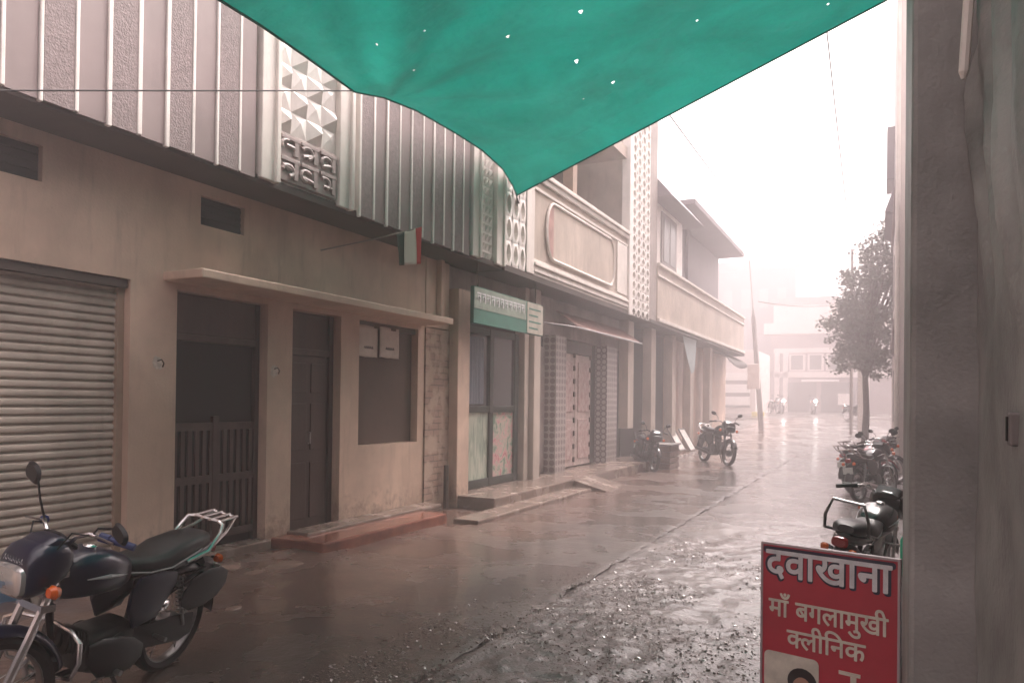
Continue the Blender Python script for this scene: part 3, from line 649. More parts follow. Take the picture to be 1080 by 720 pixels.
# ================================================================== far buildings
FZ = .95
W = thing('shuttered_shop', tuple(P(778, 440, Y=44)), 'low white shop with horizontal shutter bands at the far left of the crossing', 'building')
a, b_ = P(748, 390, Y=44), P(797, 390, Y=44)
MB().box(a.x-4, b_.x, 44, 50, .8, 4.6).build('wall', M['far_white'], W)
for (t, bt, mt, nm) in ((393, 401, 'far_shut', 'shutter'), (405, 414, 'far_shut', 'shutter'), (418, 427, 'far_shut', 'shutter'), (401, 405, 'far_grey', 'trim_band'), (414, 418, 'far_grey', 'trim_band'), (427, 429.5, 'far_grey', 'trim_band')):
    z1, z0 = P(775, t, Y=43.95).z, P(775, bt, Y=43.95).z; MB().box(a.x, b_.x-.3, 43.9, 43.99, z0, z1).build(nm, M[mt], W)
C_ = thing('arcade_building', (-6, 58, FZ), 'pale two storey building with a row of upper windows closing the street', 'building')
def fx(px, Y=58): return P(px, 430, Y=Y).x
def fz(py, Y=58): return P(860, py, Y=Y).z
MB().box(fx(812), fx(960), 58.0, 59.8, FZ-.2, fz(345)).build('wall', M['far_pink'], C_)
q = MB(); q.box(fx(806), fx(964), 57.4, 57.99, fz(352), fz(340)); q.box(fx(816), fx(960), 57.7, 57.99, fz(398), fz(392)); q.box(fx(816), fx(960), 57.75, 57.99, fz(372), fz(367)); q.build('cornice', M['far_white'], C_)
for px in (817, 826, 905, 912): MB().box(fx(px), fx(px+5), 57.7, 57.98, FZ, fz(372)).build('column', M['far_white'], C_)
for k in range(5):
    x0, x1 = fx(832+k*19.5), fx(832+k*19.5+17); q = MB(); q.box(x0, x1, 57.85, 57.99, fz(391), fz(373)); wo = q.build('window', M['far_white'], C_)
    MB().box(x0+.15, x1-.15, 57.8, 57.849, fz(389.5), fz(374.5)).build('pane', M['far_glass'], wo)
for (p0, p1) in ((831, 861), (866, 902)):
    MB().box(fx(p0), fx(p1), 57.9, 57.99, FZ, fz(403)).build('shopfront', M['far_glass'], C_)
q = MB(); q.box(fx(846), fx(885), 57.2, 57.89, fz(402.5), fz(400.5)); q.build('shop_awning', M['far_shut'], C_)
D_ = thing('rear_building', (-6, 60.6, FZ), 'white upper storey showing above the arcade building', 'building')
MB().box(P(815, 430, Y=60.6).x, P(882, 430, Y=60.6).x, 60.6, 62.8, 0, P(850, 318, Y=60.6).z).build('wall', M['far_white'], D_)
MB().box(P(813, 430, Y=60.6).x, P(884, 430, Y=60.6).x, 60.2, 60.59, P(850, 321, Y=60.6).z, P(850, 314, Y=60.6).z).build('roof_edge', M['far_pink'], D_)
E_ = thing('tower_block', (-18, 63, FZ), 'tall mauve block faint in the mist left of the arcade building', 'building')
MB().box(P(740, 430, Y=63).x, P(838, 430, Y=63).x, 63, 76, 0, P(800, 285, Y=63).z).build('wall', M['far_mauve'], E_)
MB().box(P(757, 430, Y=63).x, P(842, 430, Y=63).x, 62.83, 62.99, P(800, 285, Y=63).z, P(800, 275, Y=63).z).build('roof_edge', M['far_mauve'], E_)
for k in range(4): MB().box(P(762+k*19, 430, Y=63).x, P(771+k*19, 430, Y=63).x, 62.93, 62.99, P(800, 325, Y=63).z, P(800, 305, Y=63).z).build('window', M['far_grey'], E_)

# ================================================================== right row
G_ = thing('tall_building', (.45, 24, 0), 'tall pinkish building edge with window hoods on the right side of the street', 'building')
wall_top = 13.6
MB().box(.33, 8, 18.6, 31.5, -.1, wall_top).build('wall', M['far_white'], G_)
q = MB()
q.box(.10, .329, 27.0, 29.0, P(941, 150, X=.2).z*0+8.9, 10.6); q.add([(.329,25,8.2),(.329,29.5,8.2),(.05,29.5,7.4),(.05,25,7.4),(.329,25,7.3),(.329,29.5,7.3)], [(0,1,2,3),(3,2,5,4),(0,3,4),(1,5,2)])
q.build('window_hood', M['far_mauve'], G_)
for z0 in (1.0, 4.6, 8.2):
    for y0 in (19.4, 22.4, 26.0): MB().box(.315, .332, y0, y0+1.2, z0, z0+1.6).build('window', M['far_grey'], G_)
q = MB(); q.box(.329, .25, 18.6, 31.5, 3.5, 3.65); q.box(.329, .25, 18.6, 31.5, 7.0, 7.12); q.build('string_course', M['far_pink'], G_)
q = MB(); q.tube([(.29, 18.52, .0), (.29, 18.52, 12)], .05, 8); q.build('downpipe', M['dirty_white'], G_)
H_ = thing('low_house', (1.5, 9, 0), 'grey plastered house behind the parked bikes on the right', 'building')
MB().box(1.05, 8, 2.6, 18.5, -.1, 6.2).build('wall', M['plaster3'], H_)
for y0 in (4.5, 8.5): MB().box(1.0, 1.049, y0, y0+1.5, 0, 2.3).build('doorway', M['brown_wood'], H_)
q = MB(); q.box(.85, 8, 2.6, 18.5, 6.202, 6.35); q.build('roof_edge', M['dirty_white'], H_)
q = MB(); q.box(.24, .34, 23.0, 23.8, 2.9, 3.9); tag(q.build('hanging_sign', M['far_grey'], loc=(.3, 23.4, 2.9)), 'small dark projecting sign on the tall pinkish building', 'sign')

# near pillar and wall on the right
K_ = thing('near_building', (.6, 0, 0), 'worn grey cement corner pillar and wall at the right edge beside the viewer', 'building')
pe = P(959.5, 425, Y=1.95).x
q = MB(); q.grid(1, 1, lambda u, v: (0,0,0)); q.v = []; q.f = []
q.box(pe, 1.0, 1.95, 2.5, -.1, 5.2); q.build('pillar', M['pillar'], K_, bevel=.012)
pw = P(1031, 425, Y=1.949).x
def sidewall(u, v):
    y = -3 + 4.948*u; z = -.05 + 4.2*v
    d = .012*noise.fractal((y*3, z*2, 0), 1, 2, 4) + .02*noise.noise((y*2+z*1.2, z*.5, 3))
    w_ = (y-1.5)*1.0 - (z-2.2)*.32; k_ = sstep(1.55, 1.95, z)
    d += k_*(.010*math.sin(w_*38) + .007*math.sin(w_*71+z*2) + .012*noise.noise((w_*6, z*1.3, 8)))
    k_ = sstep(1.05, .8, z); d += k_*.02*noise.noise((y*7, z*2.2, 1))
    return (pw + d + .01*(1-u), y, z)
MB().grid(260, 110, sidewall).build('side_wall', M['side_wall'], K_, smooth=True)
MB().box(pw+.05, 6, BACK, 1.94, -.1, 5.2).build('rear_block', M['dark'], K_)
hp = P(1060, 452, X=pw-.01)
q = MB(); q.box(pw-.006, pw+.02, hp.y-.014, hp.y+.014, hp.z-.028, hp.z+.028); ho = q.build('hasp', M['pole'], K_, bevel=.004)
q = MB(); q.box(pw-.0085, pw-.0062, hp.y-.004, hp.y+.008, hp.z-.02, hp.z+.02); q.build('slot_shade', M['dark'], ho)  # raised dark strip paints the shadow in the hasp's opening
a, b_ = P(1024, -30, Y=1.8), P(1016, 84, Y=1.8)
q = MB(); q.tube([a, a.lerp(b_, .93), b_], [.011, .010, .004], 8); tag(q.build('awning_pole', M['dirty_white'], loc=tuple(b_)), 'pale slanting pole tip hanging beside the near pillar', 'pole')

# ================================================================== trees, poles, cables
T_ = thing('street_tree', (-.45, 30, gz(30)), 'dark leafy street tree standing before the tall pinkish building', 'tree')
q = MB(); base = Vector((-.55, 30, gz(30)-.05))
tp = [base, base+Vector((.05,0,1.2)), base+Vector((.0,.05,2.6)), base+Vector((.1,0,4.2)), base+Vector((.15,0,6.4)), base+Vector((.2,0,7.6))]
q.tube(tp, [.14,.11,.1,.08,.05,.02], 9)
q.build('trunk', M['bark'], T_, smooth=True)
lf = MB(); q2 = MB(); rnd = random.Random(3)
clumps = []
for (px, py, rx, rz, n) in ((900, 372, .8, .75, 46), (928, 372, .8, .85, 40), (889, 343, .7, .55, 34), (918, 338, .95, .75, 60), (937, 300, .6, .95, 44), (912, 293, .75, .5, 36), (925, 268, .55, .45, 22), (932, 247, .38, .35, 12), (903, 318, .6, .45, 26)):
    c = P(px, py, Y=30); 
    for k in range(n):
        v = Vector((rnd.gauss(0, 1), rnd.gauss(0, 1), rnd.gauss(0, 1))).normalized()*rnd.random()**.45
        cc = c + Vector((v.x*rx*1.1, v.y*.95, v.z*rz*1.1)); clumps.append(cc)
for cc in clumps:
    r = rnd.uniform(.14, .32)
    for k in range(rnd.randint(22, 46)):
        v = Vector((rnd.gauss(0, 1), rnd.gauss(0, 1), rnd.gauss(0, .8)))*r*.62; p = cc+v
        d = Vector((rnd.gauss(0, 1), rnd.gauss(0, 1), rnd.gauss(-.3, .6))).normalized(); s_ = d.cross(Vector((rnd.gauss(0,1), rnd.gauss(0,1), rnd.gauss(0,1)))).normalized(); L_ = rnd.uniform(.10, .19)
        lf.add([p, p+d*L_*.5+s_*L_*.28, p+d*L_, p+d*L_*.5-s_*L_*.28], [(0,1,2,3)])
    if rnd.random() < .25: q2.tube([tp[3 if cc.z > 5 else 2]+Vector((0,0,rnd.uniform(-.4,.6))), (tp[3]+cc)/2+Vector((0,0,-.2)), cc], [.035,.025,.01], 5)
lf.build('crown', M['leaf'], T_); q2.build('branch', M['bark'], T_)

up_loc = P(803, 462, Z=.0); up_loc = Vector((up_loc.x, up_loc.y, gz(up_loc.y)))
U_ = thing('utility_pole', tuple(up_loc), 'leaning grey utility pole with a white box at the far left corner', 'pole')
q = MB(); top = P(787, 226, Y=35.5); q.tube([up_loc, up_loc.lerp(top, .5), up_loc.lerp(top, .56), top], [.12, .10, .025, .015], 10); q.build('post', M['pole'], U_, smooth=True)
c = P(796, 397, Y=up_loc.y-.2); q = MB(); q.box(c.x-.28, c.x+.24, c.y-.3, c.y-.05, c.z-.55, c.z+.55); q.build('meter_box', M['far_white'], U_, bevel=.03)
def cable(name, pts, r, label, sag=0, cat='cable', mt='cable', n=16):
    a, b_ = Vector(pts[0]), Vector(pts[1]); q = MB()
    q.tube([a.lerp(b_, k/n)+Vector((0,0,-4*sag*(k/n)*(1-k/n))) for k in range(n+1)], r, 6)
    return tag(q.build(name, M[mt], loc=tuple(a)), label, cat)
cable('overhead_cable', (Vector((-5.0, 17.4, 9.0)), top+Vector((0,0,-.1))), .022, 'dark overhead cable running from the lattice column to the leaning pole', .05)
cable('overhead_cable', (P(800, 318, Y=35.5), P(875, 322, Y=58)), .025, 'thin level cable crossing the far end of the street', .15)
p2 = Vector((-1.4, 34, gz(34)))
V_ = thing('utility_pole', tuple(p2), 'slim utility pole hidden behind the street tree', 'pole')
q = MB(); ptop = P(899, 268, Y=34); p2 = Vector((ptop.x, ptop.y, gz(34))); V_.location = p2; WLOC[V_.name] = p2
q.tube([p2, ptop+Vector((0,0,.2))], [.07,.05], 8); q.build('post', M['pole'], V_)
cable('overhead_cable', (Vector(tuple(P(869, 5, Y=12))), ptop), .012, 'single dark cable dropping from above to the street tree', .15)
cable('tie_rope', (P(-30, 95.5, X=-4.82), P(372, 96, X=-4.45)), .006, 'thin dark cord running from the ribbed facade to the tarp', 0, 'rope', 'rope')

# ================================================================== tarpaulin
Pa = P(545, 206, X=-4.86)
left_px = [(545,206,-4.86),(541,196,-4.85),(530,178,-4.82),(508,158,-4.75),(480,140,-4.68),(440,117,-4.58),(405,103,-4.5),(374,97,-4.42),(360,87,-4.38),(320,58,-4.15),(275,27,-3.9),(225,-4,-3.6),(150,-62,-3.15),(60,-150,-2.6)]
left = [P(a, b_, X=x) for a, b_, x in left_px]
def poly(pts, t):
    s_ = [0]
    for i in range(1, len(pts)): s_.append(s_[-1]+(pts[i]-pts[i-1]).length)
    d = t*s_[-1]
    for i in range(1, len(pts)):
        if d <= s_[i] or i == len(pts)-1: return pts[i-1].lerp(pts[i], min(1, (d-s_[i-1])/(s_[i]-s_[i-1])))
Pb = P(1085, 205-.5256*540, Y=7.2); Pn = Vector((1.1, 1.2, 5.0)); Pe = left[-1]
def tarp(u, v):
    # u: along the street-crossing edge (corner -> right house), v: towards the viewer
    e0 = Pa.lerp(Pb, u); e1 = Pe.lerp(Pn, u); l = poly(left, v); r = Pb.lerp(Pn, v)
    c = e0*(1-v)+e1*v + l*(1-u)+r*u - (Pa*(1-u)*(1-v)+Pb*u*(1-v)+Pe*(1-u)*v+Pn*u*v)
    k = math.sin(math.pi*min(1, u*1.02))*math.sin(math.pi*min(1, v*1.02))
    w = (u*(1-u))**.5*2*v**.6*(1-v*.3) if v < 1 else 0
    f = .30*k + .10*k*math.sin(7*u+5*v) + .07*k*math.sin(14*v-9*u+1)
    rd = math.hypot(u-.0, v-.42); an = math.atan2(v-.42, u+.001)           # creases running out from the tied edge
    f += .05*math.sin(an*11)*math.exp(-rd*2.2)*min(1, rd*6)*min(1, u*8)*min(1, v*8)
    f += .04*k*noise.noise((u*6, v*6, 0)) + .012*k*noise.noise((u*22, v*22, 3))
    return c + Vector((0, 0, -f))
skip = set(); rnd = random.Random(11)
NU, NV = 300, 260
for (px, py) in ((640,6),(643,22),(690,83),(735,38),(771,45),(717,55),(780,40),(437,53),(886,19)): pass
for k in range(11): skip.add((rnd.randint(15, 230), rnd.randint(12, 170)))
for k in range(4):
    a, b_ = rnd.randint(30, 130), rnd.randint(30, 140); skip |= {(a, b_), (a+1, b_+1), (a, b_+1)}
tpo = tag(MB().grid(NU, NV, tarp, skip).build('tarpaulin', M['tarp'], loc=tuple(Pa), smooth=True), 'large green tarpaulin with pinholes stretched over the street', 'tarpaulin')

for f_ in (lambda t: tarp(t, 0), lambda t: tarp(0, t)): MB().tube([f_(k/120) for k in range(121)], .011, 6).build('hem', M['tarp_hem'], tpo, smooth=True)
q = MB(); e_ = tarp(0, 0); q.tube([e_, e_+Vector((-.02,.05,-.03)), Vector((-4.88, e_.y+.12, e_.z-.09))], .012, 6); q.tube([e_+Vector((0,0,.02)), e_+Vector((.0,.02,-.16))], .008, 5); q.build('corner_tie', M['rope'], tpo)

# ================================================================== motorcycle
FRONT = []
def motorcycle(label, group):
    r = thing('motorcycle', (0,0,0), label, 'motorcycle', group)
    def wheel(x, z=.30):
        q = MB(); q.lathe([(.232,-.028),(.242,-.03),(.246,-.012),(.246,.012),(.242,.03),(.232,.028),(.226,.0)], (x,0,z), 30, closed=True)
        q.lathe([(.06,-.06),(.075,-.03),(.075,.03),(.06,.06)], (x,0,z), 16)
        for k in range(18):
            a = 2*math.pi*k/18; s_ = .03 if k % 2 else -.03; b2 = a+(.35 if (k//2) % 2 else -.35)
            q.tube([(x+.07*math.cos(a), s_, z+.07*math.sin(a)), (x+.232*math.cos(b2), 0, z+.232*math.sin(b2))], .0025, 4)
        w = q.build('wheel', M['steel'], r, smooth=True)
        t = MB(); t.lathe([(.240,-.035),(.268,-.046),(.292,-.036),(.302,0),(.292,.036),(.268,.046),(.240,.035)], (x,0,z), 36, closed=True); t.build('tyre', M['rubber'], w, smooth=True)
        return w
    def fender(x, z, a0, a1, rad, w, mt, nm):
        q = MB(); q.grid(18, 8, lambda u, v: (x+rad*(1-.12*(2*v-1)**2)*math.cos(R(a0+(a1-a0)*u)), w*(2*v-1), z+rad*(1-.12*(2*v-1)**2)*math.sin(R(a0+(a1-a0)*u)))); return q.build(nm, mt, r, solid=.005, smooth=True)
    wheel(-.62); fw_ = wheel(.63); FRONT.append(fw_)
    FRONT.append(fender(.63, .30, 20, 165, .345, .062, M['blue_tank'], 'front_fender')); fender(-.62, .33, 60, 185, .37, .075, M['black_met'], 'rear_fender')
    q = MB()
    for s_ in (-1, 1): q.tube([(.63, s_*.085, .30), (.52, s_*.085, .58), (.40, s_*.085, .90)], [.021,.021,.018], 8)
    q.box(.37, .44, -.11, .11, .86, .90); q.box(.42, .49, -.11, .11, .70, .735); q.tube([(.63,-.085,.3),(.63,.085,.3)], .014, 6); FRONT.append(q.build('fork', M['chrome'], r, smooth=True))
    # frame
    q = MB(); q.tube([(.40,0,.84),(.15,0,.74),(-.25,0,.70),(-.75,0,.68)], .022, 8); q.tube([(.40,0,.80),(.33,0,.55),(.24,0,.30)], .02, 8); q.tube([(.24,0,.26),(-.2,0,.24),(-.26,0,.68)], .02, 8)
    for s_ in (-1, 1): q.tube([(-.18,s_*.09,.36),(-.62,s_*.09,.30)], .018, 6); q.tube([(-.2,s_*.10,.5),(-.72,s_*.11,.68)], .013, 6)
    q.build('frame', M['black_met'], r, smooth=True)
    # engine with fins
    q = MB(); q.sup([(-.20,.36,.08,.09,4),(-.16,.36,.115,.12,4),(.06,.36,.12,.125,4),(.14,.37,.10,.10,4),(.16,.37,.06,.06,4)], 20)
    for k in range(7):
        x0 = .15+k*.022; q.sup([(x0,.44+.008*k,.085,.07,5),(x0+.009,.44+.008*k,.085,.07,5)], 16)
    q.tube([(.14,0,.44),(.31,0,.50)], .055, 12)
    q.lathe([(.08,.10),(.10,.125),(.03,.14)], (-.05,0,.36), 20); q.lathe([(.08,-.10),(.10,-.125),(.03,-.14)], (.0,0,.36), 20); q.build('engine', M['engine'], r, smooth=True)
    # exhaust on the right, chain case on the left
    q = MB(); q.tube([(.30,-.05,.46),(.36,-.09,.36),(.30,-.12,.24),(.05,-.14,.22),(-.15,-.15,.24)], .02, 8); q.tube([(-.15,-.15,.24),(-.25,-.155,.26),(-.75,-.17,.33),(-.80,-.17,.335)], [.022,.042,.045,.025], 12); q.build('exhaust', M['chrome'], r, smooth=True)
    q = MB(); q.sup([(-.70,.31,.012,.07,3),(-.60,.31,.014,.09,3),(-.2,.36,.014,.07,3),(-.12,.36,.01,.05,3)], 14); q.xform(Matrix.Translation((0,.10,0))); q.build('chain_case', M['black_met'], r, smooth=True)
    # shocks
    for s_ in (-1, 1):
        q = MB(); a, b_ = Vector((-.60,s_*.115,.33)), Vector((-.46,s_*.115,.68)); q.tube([a, b_], .012, 6)
        q.tube([a.lerp(b_, .25+.7*k/60)+Vector((.026*math.cos(k*.9), .026*math.sin(k*.9), 0)) for k in range(61)], .0055, 5); q.build('shock_absorber', M['steel'], r, smooth=True)
    # tank
    q = MB(); q.sup([(-.10,.78,.05,.05,2.6),(-.06,.785,.10,.085,2.8),(.02,.80,.13,.11,2.8),(.14,.825,.15,.125,2.8),(.26,.83,.14,.12,2.8),(.34,.82,.11,.10,2.6),(.385,.81,.06,.06,2.4)], 24); t = q.build('fuel_tank', M['blue_tank'], r, smooth=True)
    q = MB(); q.lathe([(.0,.0),(.034,.0),(.034,.012),(.022,.02),(0.001,.02)], (.17,0,.948), 16, 'z'); q.build('filler_cap', M['chrome'], t, smooth=True)
    for s_ in (-1, 1):
        q = MB(); q.tube([(.30,s_*.137,.84),(.16,s_*.151,.83),(.0,s_*.128,.80)], [.002,.012,.002], 6); q.build('tank_stripe', M['script'], t)
    # seat
    q = MB(); q.sup([(.0,.815,.06,.03,2.6),(-.05,.805,.10,.045,2.8),(-.2,.785,.12,.055,3),(-.34,.785,.135,.06,3),(-.42,.81,.135,.065,3),(-.60,.835,.125,.06,3),(-.72,.845,.11,.05,2.8),(-.78,.85,.06,.03,2.4)], 22); st_ = q.build('seat', M['vinyl'], r, smooth=True)
    q = MB()
    for s_ in (-1, 1): q.tube([(-.05,s_*.095,.785),(-.2,s_*.121,.76),(-.36,s_*.137,.76),(-.6,s_*.127,.81),(-.74,s_*.08,.835)], .005, 5)
    q.build('piping', M['script'], st_)
    # side covers, tail cowl
    for s_ in (-1, 1):
        q = MB(); q.sup([(-.06,.62,.012,.06,3),(-.12,.60,.02,.15,3.2),(-.30,.61,.022,.14,3),(-.42,.67,.012,.05,2.6)], 14); q.xform(Matrix.Translation((0,s_*.125,0))); q.build('side_cover', M['blue_tank'], r, smooth=True)
    q = MB(); q.sup([(-.40,.74,.12,.04,3),(-.62,.76,.115,.05,3),(-.78,.775,.08,.045,3),(-.84,.78,.05,.03,3)], 16); q.build('tail_cowl', M['blue_tank'], r, smooth=True)
    q = MB(); q.sup([(-.845,.765,.055,.035,3),(-.875,.76,.06,.04,3),(-.89,.76,.045,.03,3)], 14); q.build('tail_light', M['red_lens'], r, smooth=True)
    q = MB(); q.box(-.925,-.915,-.09,.09,.52,.64); q.build('number_plate', M['plate'], r)
    q = MB(); q.sup([(-.78,.62,.07,.10,3),(-.90,.56,.06,.12,3)], 12); q.build('mud_flap', M['black_met'], r)
    for (x, s_, z) in ((-.86,1,.70),(-.86,-1,.70)):
        q = MB(); q.tube([(x,s_*.05,z),(x-.01,s_*.08,z)], .008, 6); i_ = q.build('indicator', M['black_met'], r)
        q = MB(); q.sup([(x-.03,z,.02,.02,2.4),(x-.01,z,.032,.03,2.4),(x+.02,z,.02,.02,2.4)], 12); q.xform(Matrix.Translation((0,s_*.10,0))); q.build('indicator_lens', M['orange'], i_, smooth=True)
    # rear rack
    q = MB(); s1 = []
    for s_ in (-1, 1):
        q.tube([(-.48,s_*.135,.765),(-.66,s_*.15,.80),(-.76,s_*.145,.90),(-.79,s_*.13,.945),(-.80,s_*.09,.955)], .013, 8)
        q.tube([(-.70,s_*.148,.83),(-.86,s_*.12,.88),(-.99,s_*.085,.955)], .010, 6)
    q.tube([(-.80,-.09,.955),(-.80,.09,.955)], .0105, 8); q.tube([(-.99,-.09,.957),(-.99,.09,.957)], .009, 6)
    for y0 in (-.09,-.03,.03,.09): q.tube([(-.79,y0,.956),(-1.0,y0,.962)], .0105, 6)
    q.build('rear_rack', M['chrome'], r, smooth=True)
    # crash guard, pegs, stand
    q = MB()
    for s_ in (-1, 1): q.tube([(.34,s_*.03,.60),(.37,s_*.16,.60),(.38,s_*.235,.56),(.375,s_*.245,.46),(.36,s_*.20,.36),(.30,s_*.06,.30)], .0115, 8)
    q.build('crash_guard', M['chrome'], r, smooth=True)
    MB().tube([(.02,-.22,.27),(.02,.22,.27)], .016, 8).build('foot_peg', M['steel'], r); MB().tube([(-.34,-.20,.34),(-.34,.20,.34)], .014, 8).build('foot_peg', M['steel'], r); MB().tube([(.02,.16,.27),(.16,.17,.25),(.17,.21,.25)], .008, 6).build('gear_lever', M['steel'], r)
    q = MB(); q.tube([(-.02,.10,.26),(-.06,.19,.10),(-.08,.235,-.02)], .013, 6); q.tube([(-.05,.235,-.018),(-.12,.24,-.018)], .016, 6); q.build('side_stand', M['black_met'], r)
    # front: cowl, lamp, bars
    q = MB(); q.sup([(.36,.95,.11,.06,3),(.40,.94,.145,.10,3.2),(.48,.915,.155,.13,3.2),(.54,.90,.15,.125,3.4),(.575,.88,.13,.105,3.6),(.585,.88,.11,.085,3.6)], 24)
    q.sup([(.34,1.01,.07,.02,3),(.40,1.035,.11,.03,3),(.46,1.03,.115,.035,3),(.53,.99,.10,.03,3)], 18); c = q.build('headlight_cowl', M['blue_tank'], r, smooth=True); FRONT.append(c)
    q = MB(); q.sup([(.572,.865,.122,.075,4),(.60,.862,.118,.072,4),(.612,.862,.10,.06,4)], 22); q.build('headlight', M['lens'], c, smooth=True)
    q = MB()
    for k in range(7): q.tube([(.583,.085-.024*k,.947+.006*(k % 2)),(.580,.073-.024*k,.968),(.583,.066-.024*k,.946)], .0045, 4)
    q.build('script', M['script'], c)
    q = MB(); q.sup([(.33,1.0,.09,.02,3),(.40,1.045,.10,.03,3),(.43,1.03,.09,.02,3)], 16); q.build('instrument', M['black_met'], c, smooth=True)
    for s_ in (-1, 1):
        q = MB(); q.tube([(.50,s_*.14,.84),(.50,s_*.19,.83)], .009, 6); i_ = q.build('indicator', M['black_met'], r); FRONT.append(i_)
        q = MB(); q.sup([(.475,.83,.022,.022,2.6),(.50,.83,.036,.034,2.6),(.525,.83,.022,.022,2.6)], 12); q.xform(Matrix.Translation((0,s_*.215,0))); q.build('indicator_lens', M['orange'], i_, smooth=True)
    q = MB(); pts = []
    for s_ in (-1, 1):
        q.tube([(.38,0,.945),(.385,s_*.06,.95),(.375,s_*.13,1.02),(.35,s_*.20,1.045),(.26,s_*.35,1.01)], .0115, 8)
    hb = q.build('handlebar', M['chrome'], r, smooth=True); FRONT.append(hb)
    for s_ in (-1, 1):
        q = MB(); q.tube([(.30,s_*.285,1.027),(.235,s_*.39,1.0)], .018, 10); q.tube([(.325,s_*.245,1.036),(.30,s_*.285,1.027)], .024, 8); q.build('grip', M['blue_grip'], hb, smooth=True)
        q = MB(); q.tube([(.345,s_*.24,1.04),(.345,s_*.38,1.03)], .006, 6); q.build('lever', M['steel'], hb)
        q = MB(); q.tube([(.34,s_*.215,1.045),(.36,s_*.235,1.12),(.345,s_*.30,1.20)], .006, 6); k0 = len(q.v)
        q.sup([(-.012,0,.045,.028,2.4),(0,0,.065,.042,2.6),(.015,0,.05,.03,2.4)], 16); q.xform(Matrix.Translation((.34,s_*.345,1.215))@Matrix.Rotation(R(14*s_), 4, 'X'), k0); q.build('mirror', M['black_met'], hb, smooth=True)
        q = MB(); q.tube([(.33,s_*.22,1.03),(.42,s_*.17,1.05),(.46,s_*.12,.96),(.40,s_*.08,.86)], .0045, 5); q.build('cable', M['rubber'], hb)
    return r
bike = motorcycle('dark blue motorcycle with chrome rear rack parked in front of the roller shutter', 'motorcycles along the street')
BS = .85
def place(o, rear, heading, lean=-6, z=0, sc=BS):
    """rear: ground point of the rear wheel; heading: degrees of the front from +X; negative lean: onto the left side stand"""
    h = R(heading); o.rotation_mode = 'XYZ'
    Mx = Matrix.Translation((rear[0]+.62*sc*math.cos(h), rear[1]+.62*sc*math.sin(h), z)) @ Matrix.Rotation(h, 4, 'Z') @ Matrix.Rotation(R(lean), 4, 'X') @ Matrix.Scale(sc, 4)
    o.matrix_world = Mx
def steer(objs, deg):
    ax = Matrix.Translation((.40,0,.9)) @ Matrix.Rotation(R(deg), 4, Vector((-.42,0,1)).normalized()) @ Matrix.Translation((-.40,0,-.9))
    for o in objs: o.matrix_local = ax
def hb_of(o): return [c for c in o.children if c.name.split('.')[0] == 'handlebar'][0]
GB = 'motorcycles along the street'
def another(label, mats, **k):
    c = dup(bike, None, mats); c['label'] = label; place(c, **k); return c
blk = {n: M['black_tank'] for n in ('front_fender','fuel_tank','side_cover','tail_cowl','headlight_cowl')}; blk['grip'] = M['rubber']
red = dict(blk, headlight_cowl=M['red_tank'], fuel_tank=M['red_tank'], side_cover=M['red_tank'], front_fender=M['red_tank'])
grn = dict(blk, fuel_tank=M['green_tank'], headlight_cowl=M['green_tank'])
lit = dict(blk, headlight=M['lens_on'])
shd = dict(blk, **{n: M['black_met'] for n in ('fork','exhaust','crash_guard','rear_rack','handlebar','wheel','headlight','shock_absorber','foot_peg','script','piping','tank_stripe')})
sgn = another('black motorcycle with chrome grab rail directly behind the red clinic sign', blk, rear=(-.28, 5.33), heading=76.7, lean=9)
for ch in list(hb_of(sgn).children):
    if ch.name.split('.')[0] == 'mirror' and ch.data.vertices[0].co.y > 0: bpy.data.objects.remove(ch)
for ch in list(sgn.children):
    if ch.name.split('.')[0] == 'rear_rack': bpy.data.objects.remove(ch)
MB().tube([(-.55,-.135,.78), (-.74,-.16,.82), (-.80,-.155,.93), (-.82,-.11,1.06), (-.82,.11,1.06), (-.80,.155,.93), (-.74,.16,.82), (-.55,.135,.78)], .012, 8).build('grab_rail', M['steel'], sgn, smooth=True)
another('black motorcycle nearest of the bikes bunched along the right wall', blk, rear=(-.30, 12.7), heading=66, lean=-7)
another('red tanked motorcycle in the middle of the bikes along the right wall', red, rear=(-.42, 13.9), heading=58, lean=-7)
another('black motorcycle farthest of the bikes bunched along the right wall', blk, rear=(-.40, 15.4), heading=50, lean=-7)
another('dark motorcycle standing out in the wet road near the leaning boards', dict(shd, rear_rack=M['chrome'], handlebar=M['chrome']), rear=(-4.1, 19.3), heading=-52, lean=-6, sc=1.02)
another('dark motorcycle parked in shadow under the balcony beside the brown crate', shd, rear=(-5.0, 16.5), heading=-55, lean=-7)  # its chrome is coloured black to paint the shade it stands in
for i, (px, y, hd, mt, lb) in enumerate(((812, 46, -60, blk, 'unlit motorcycle leftmost in the misty crossing, left of both headlights'), (822, 45, -75, lit, 'motorcycle with lit headlight in the mist at left before the pale column'), (856, 46, -78, lit, 'motorcycle with lit headlight in the mist before the middle of the arcade building'), (893, 40, -40, blk, 'motorcycle in the mist under the white notice board'))):
    gp = P(px, 440, Y=y); another(lb, mt, rear=(gp.x, y), heading=hd, lean=-5, z=gz(y)+.01)
place(bike, rear=P(168, 704, Z=0), heading=-77, lean=-12, sc=.87); steer(FRONT, -17)
hb_of(bike).location.z += .045
for ch in hb_of(bike).children:
    if ch.name.split('.')[0] == 'mirror' and ch.data.vertices[0].co.y < 0:
        ch.matrix_local = Matrix.Translation((.34,-.215,1.045)) @ Matrix.Diagonal((1, 1.1, 1.3, 1)) @ Matrix.Translation((-.34,.215,-1.045))
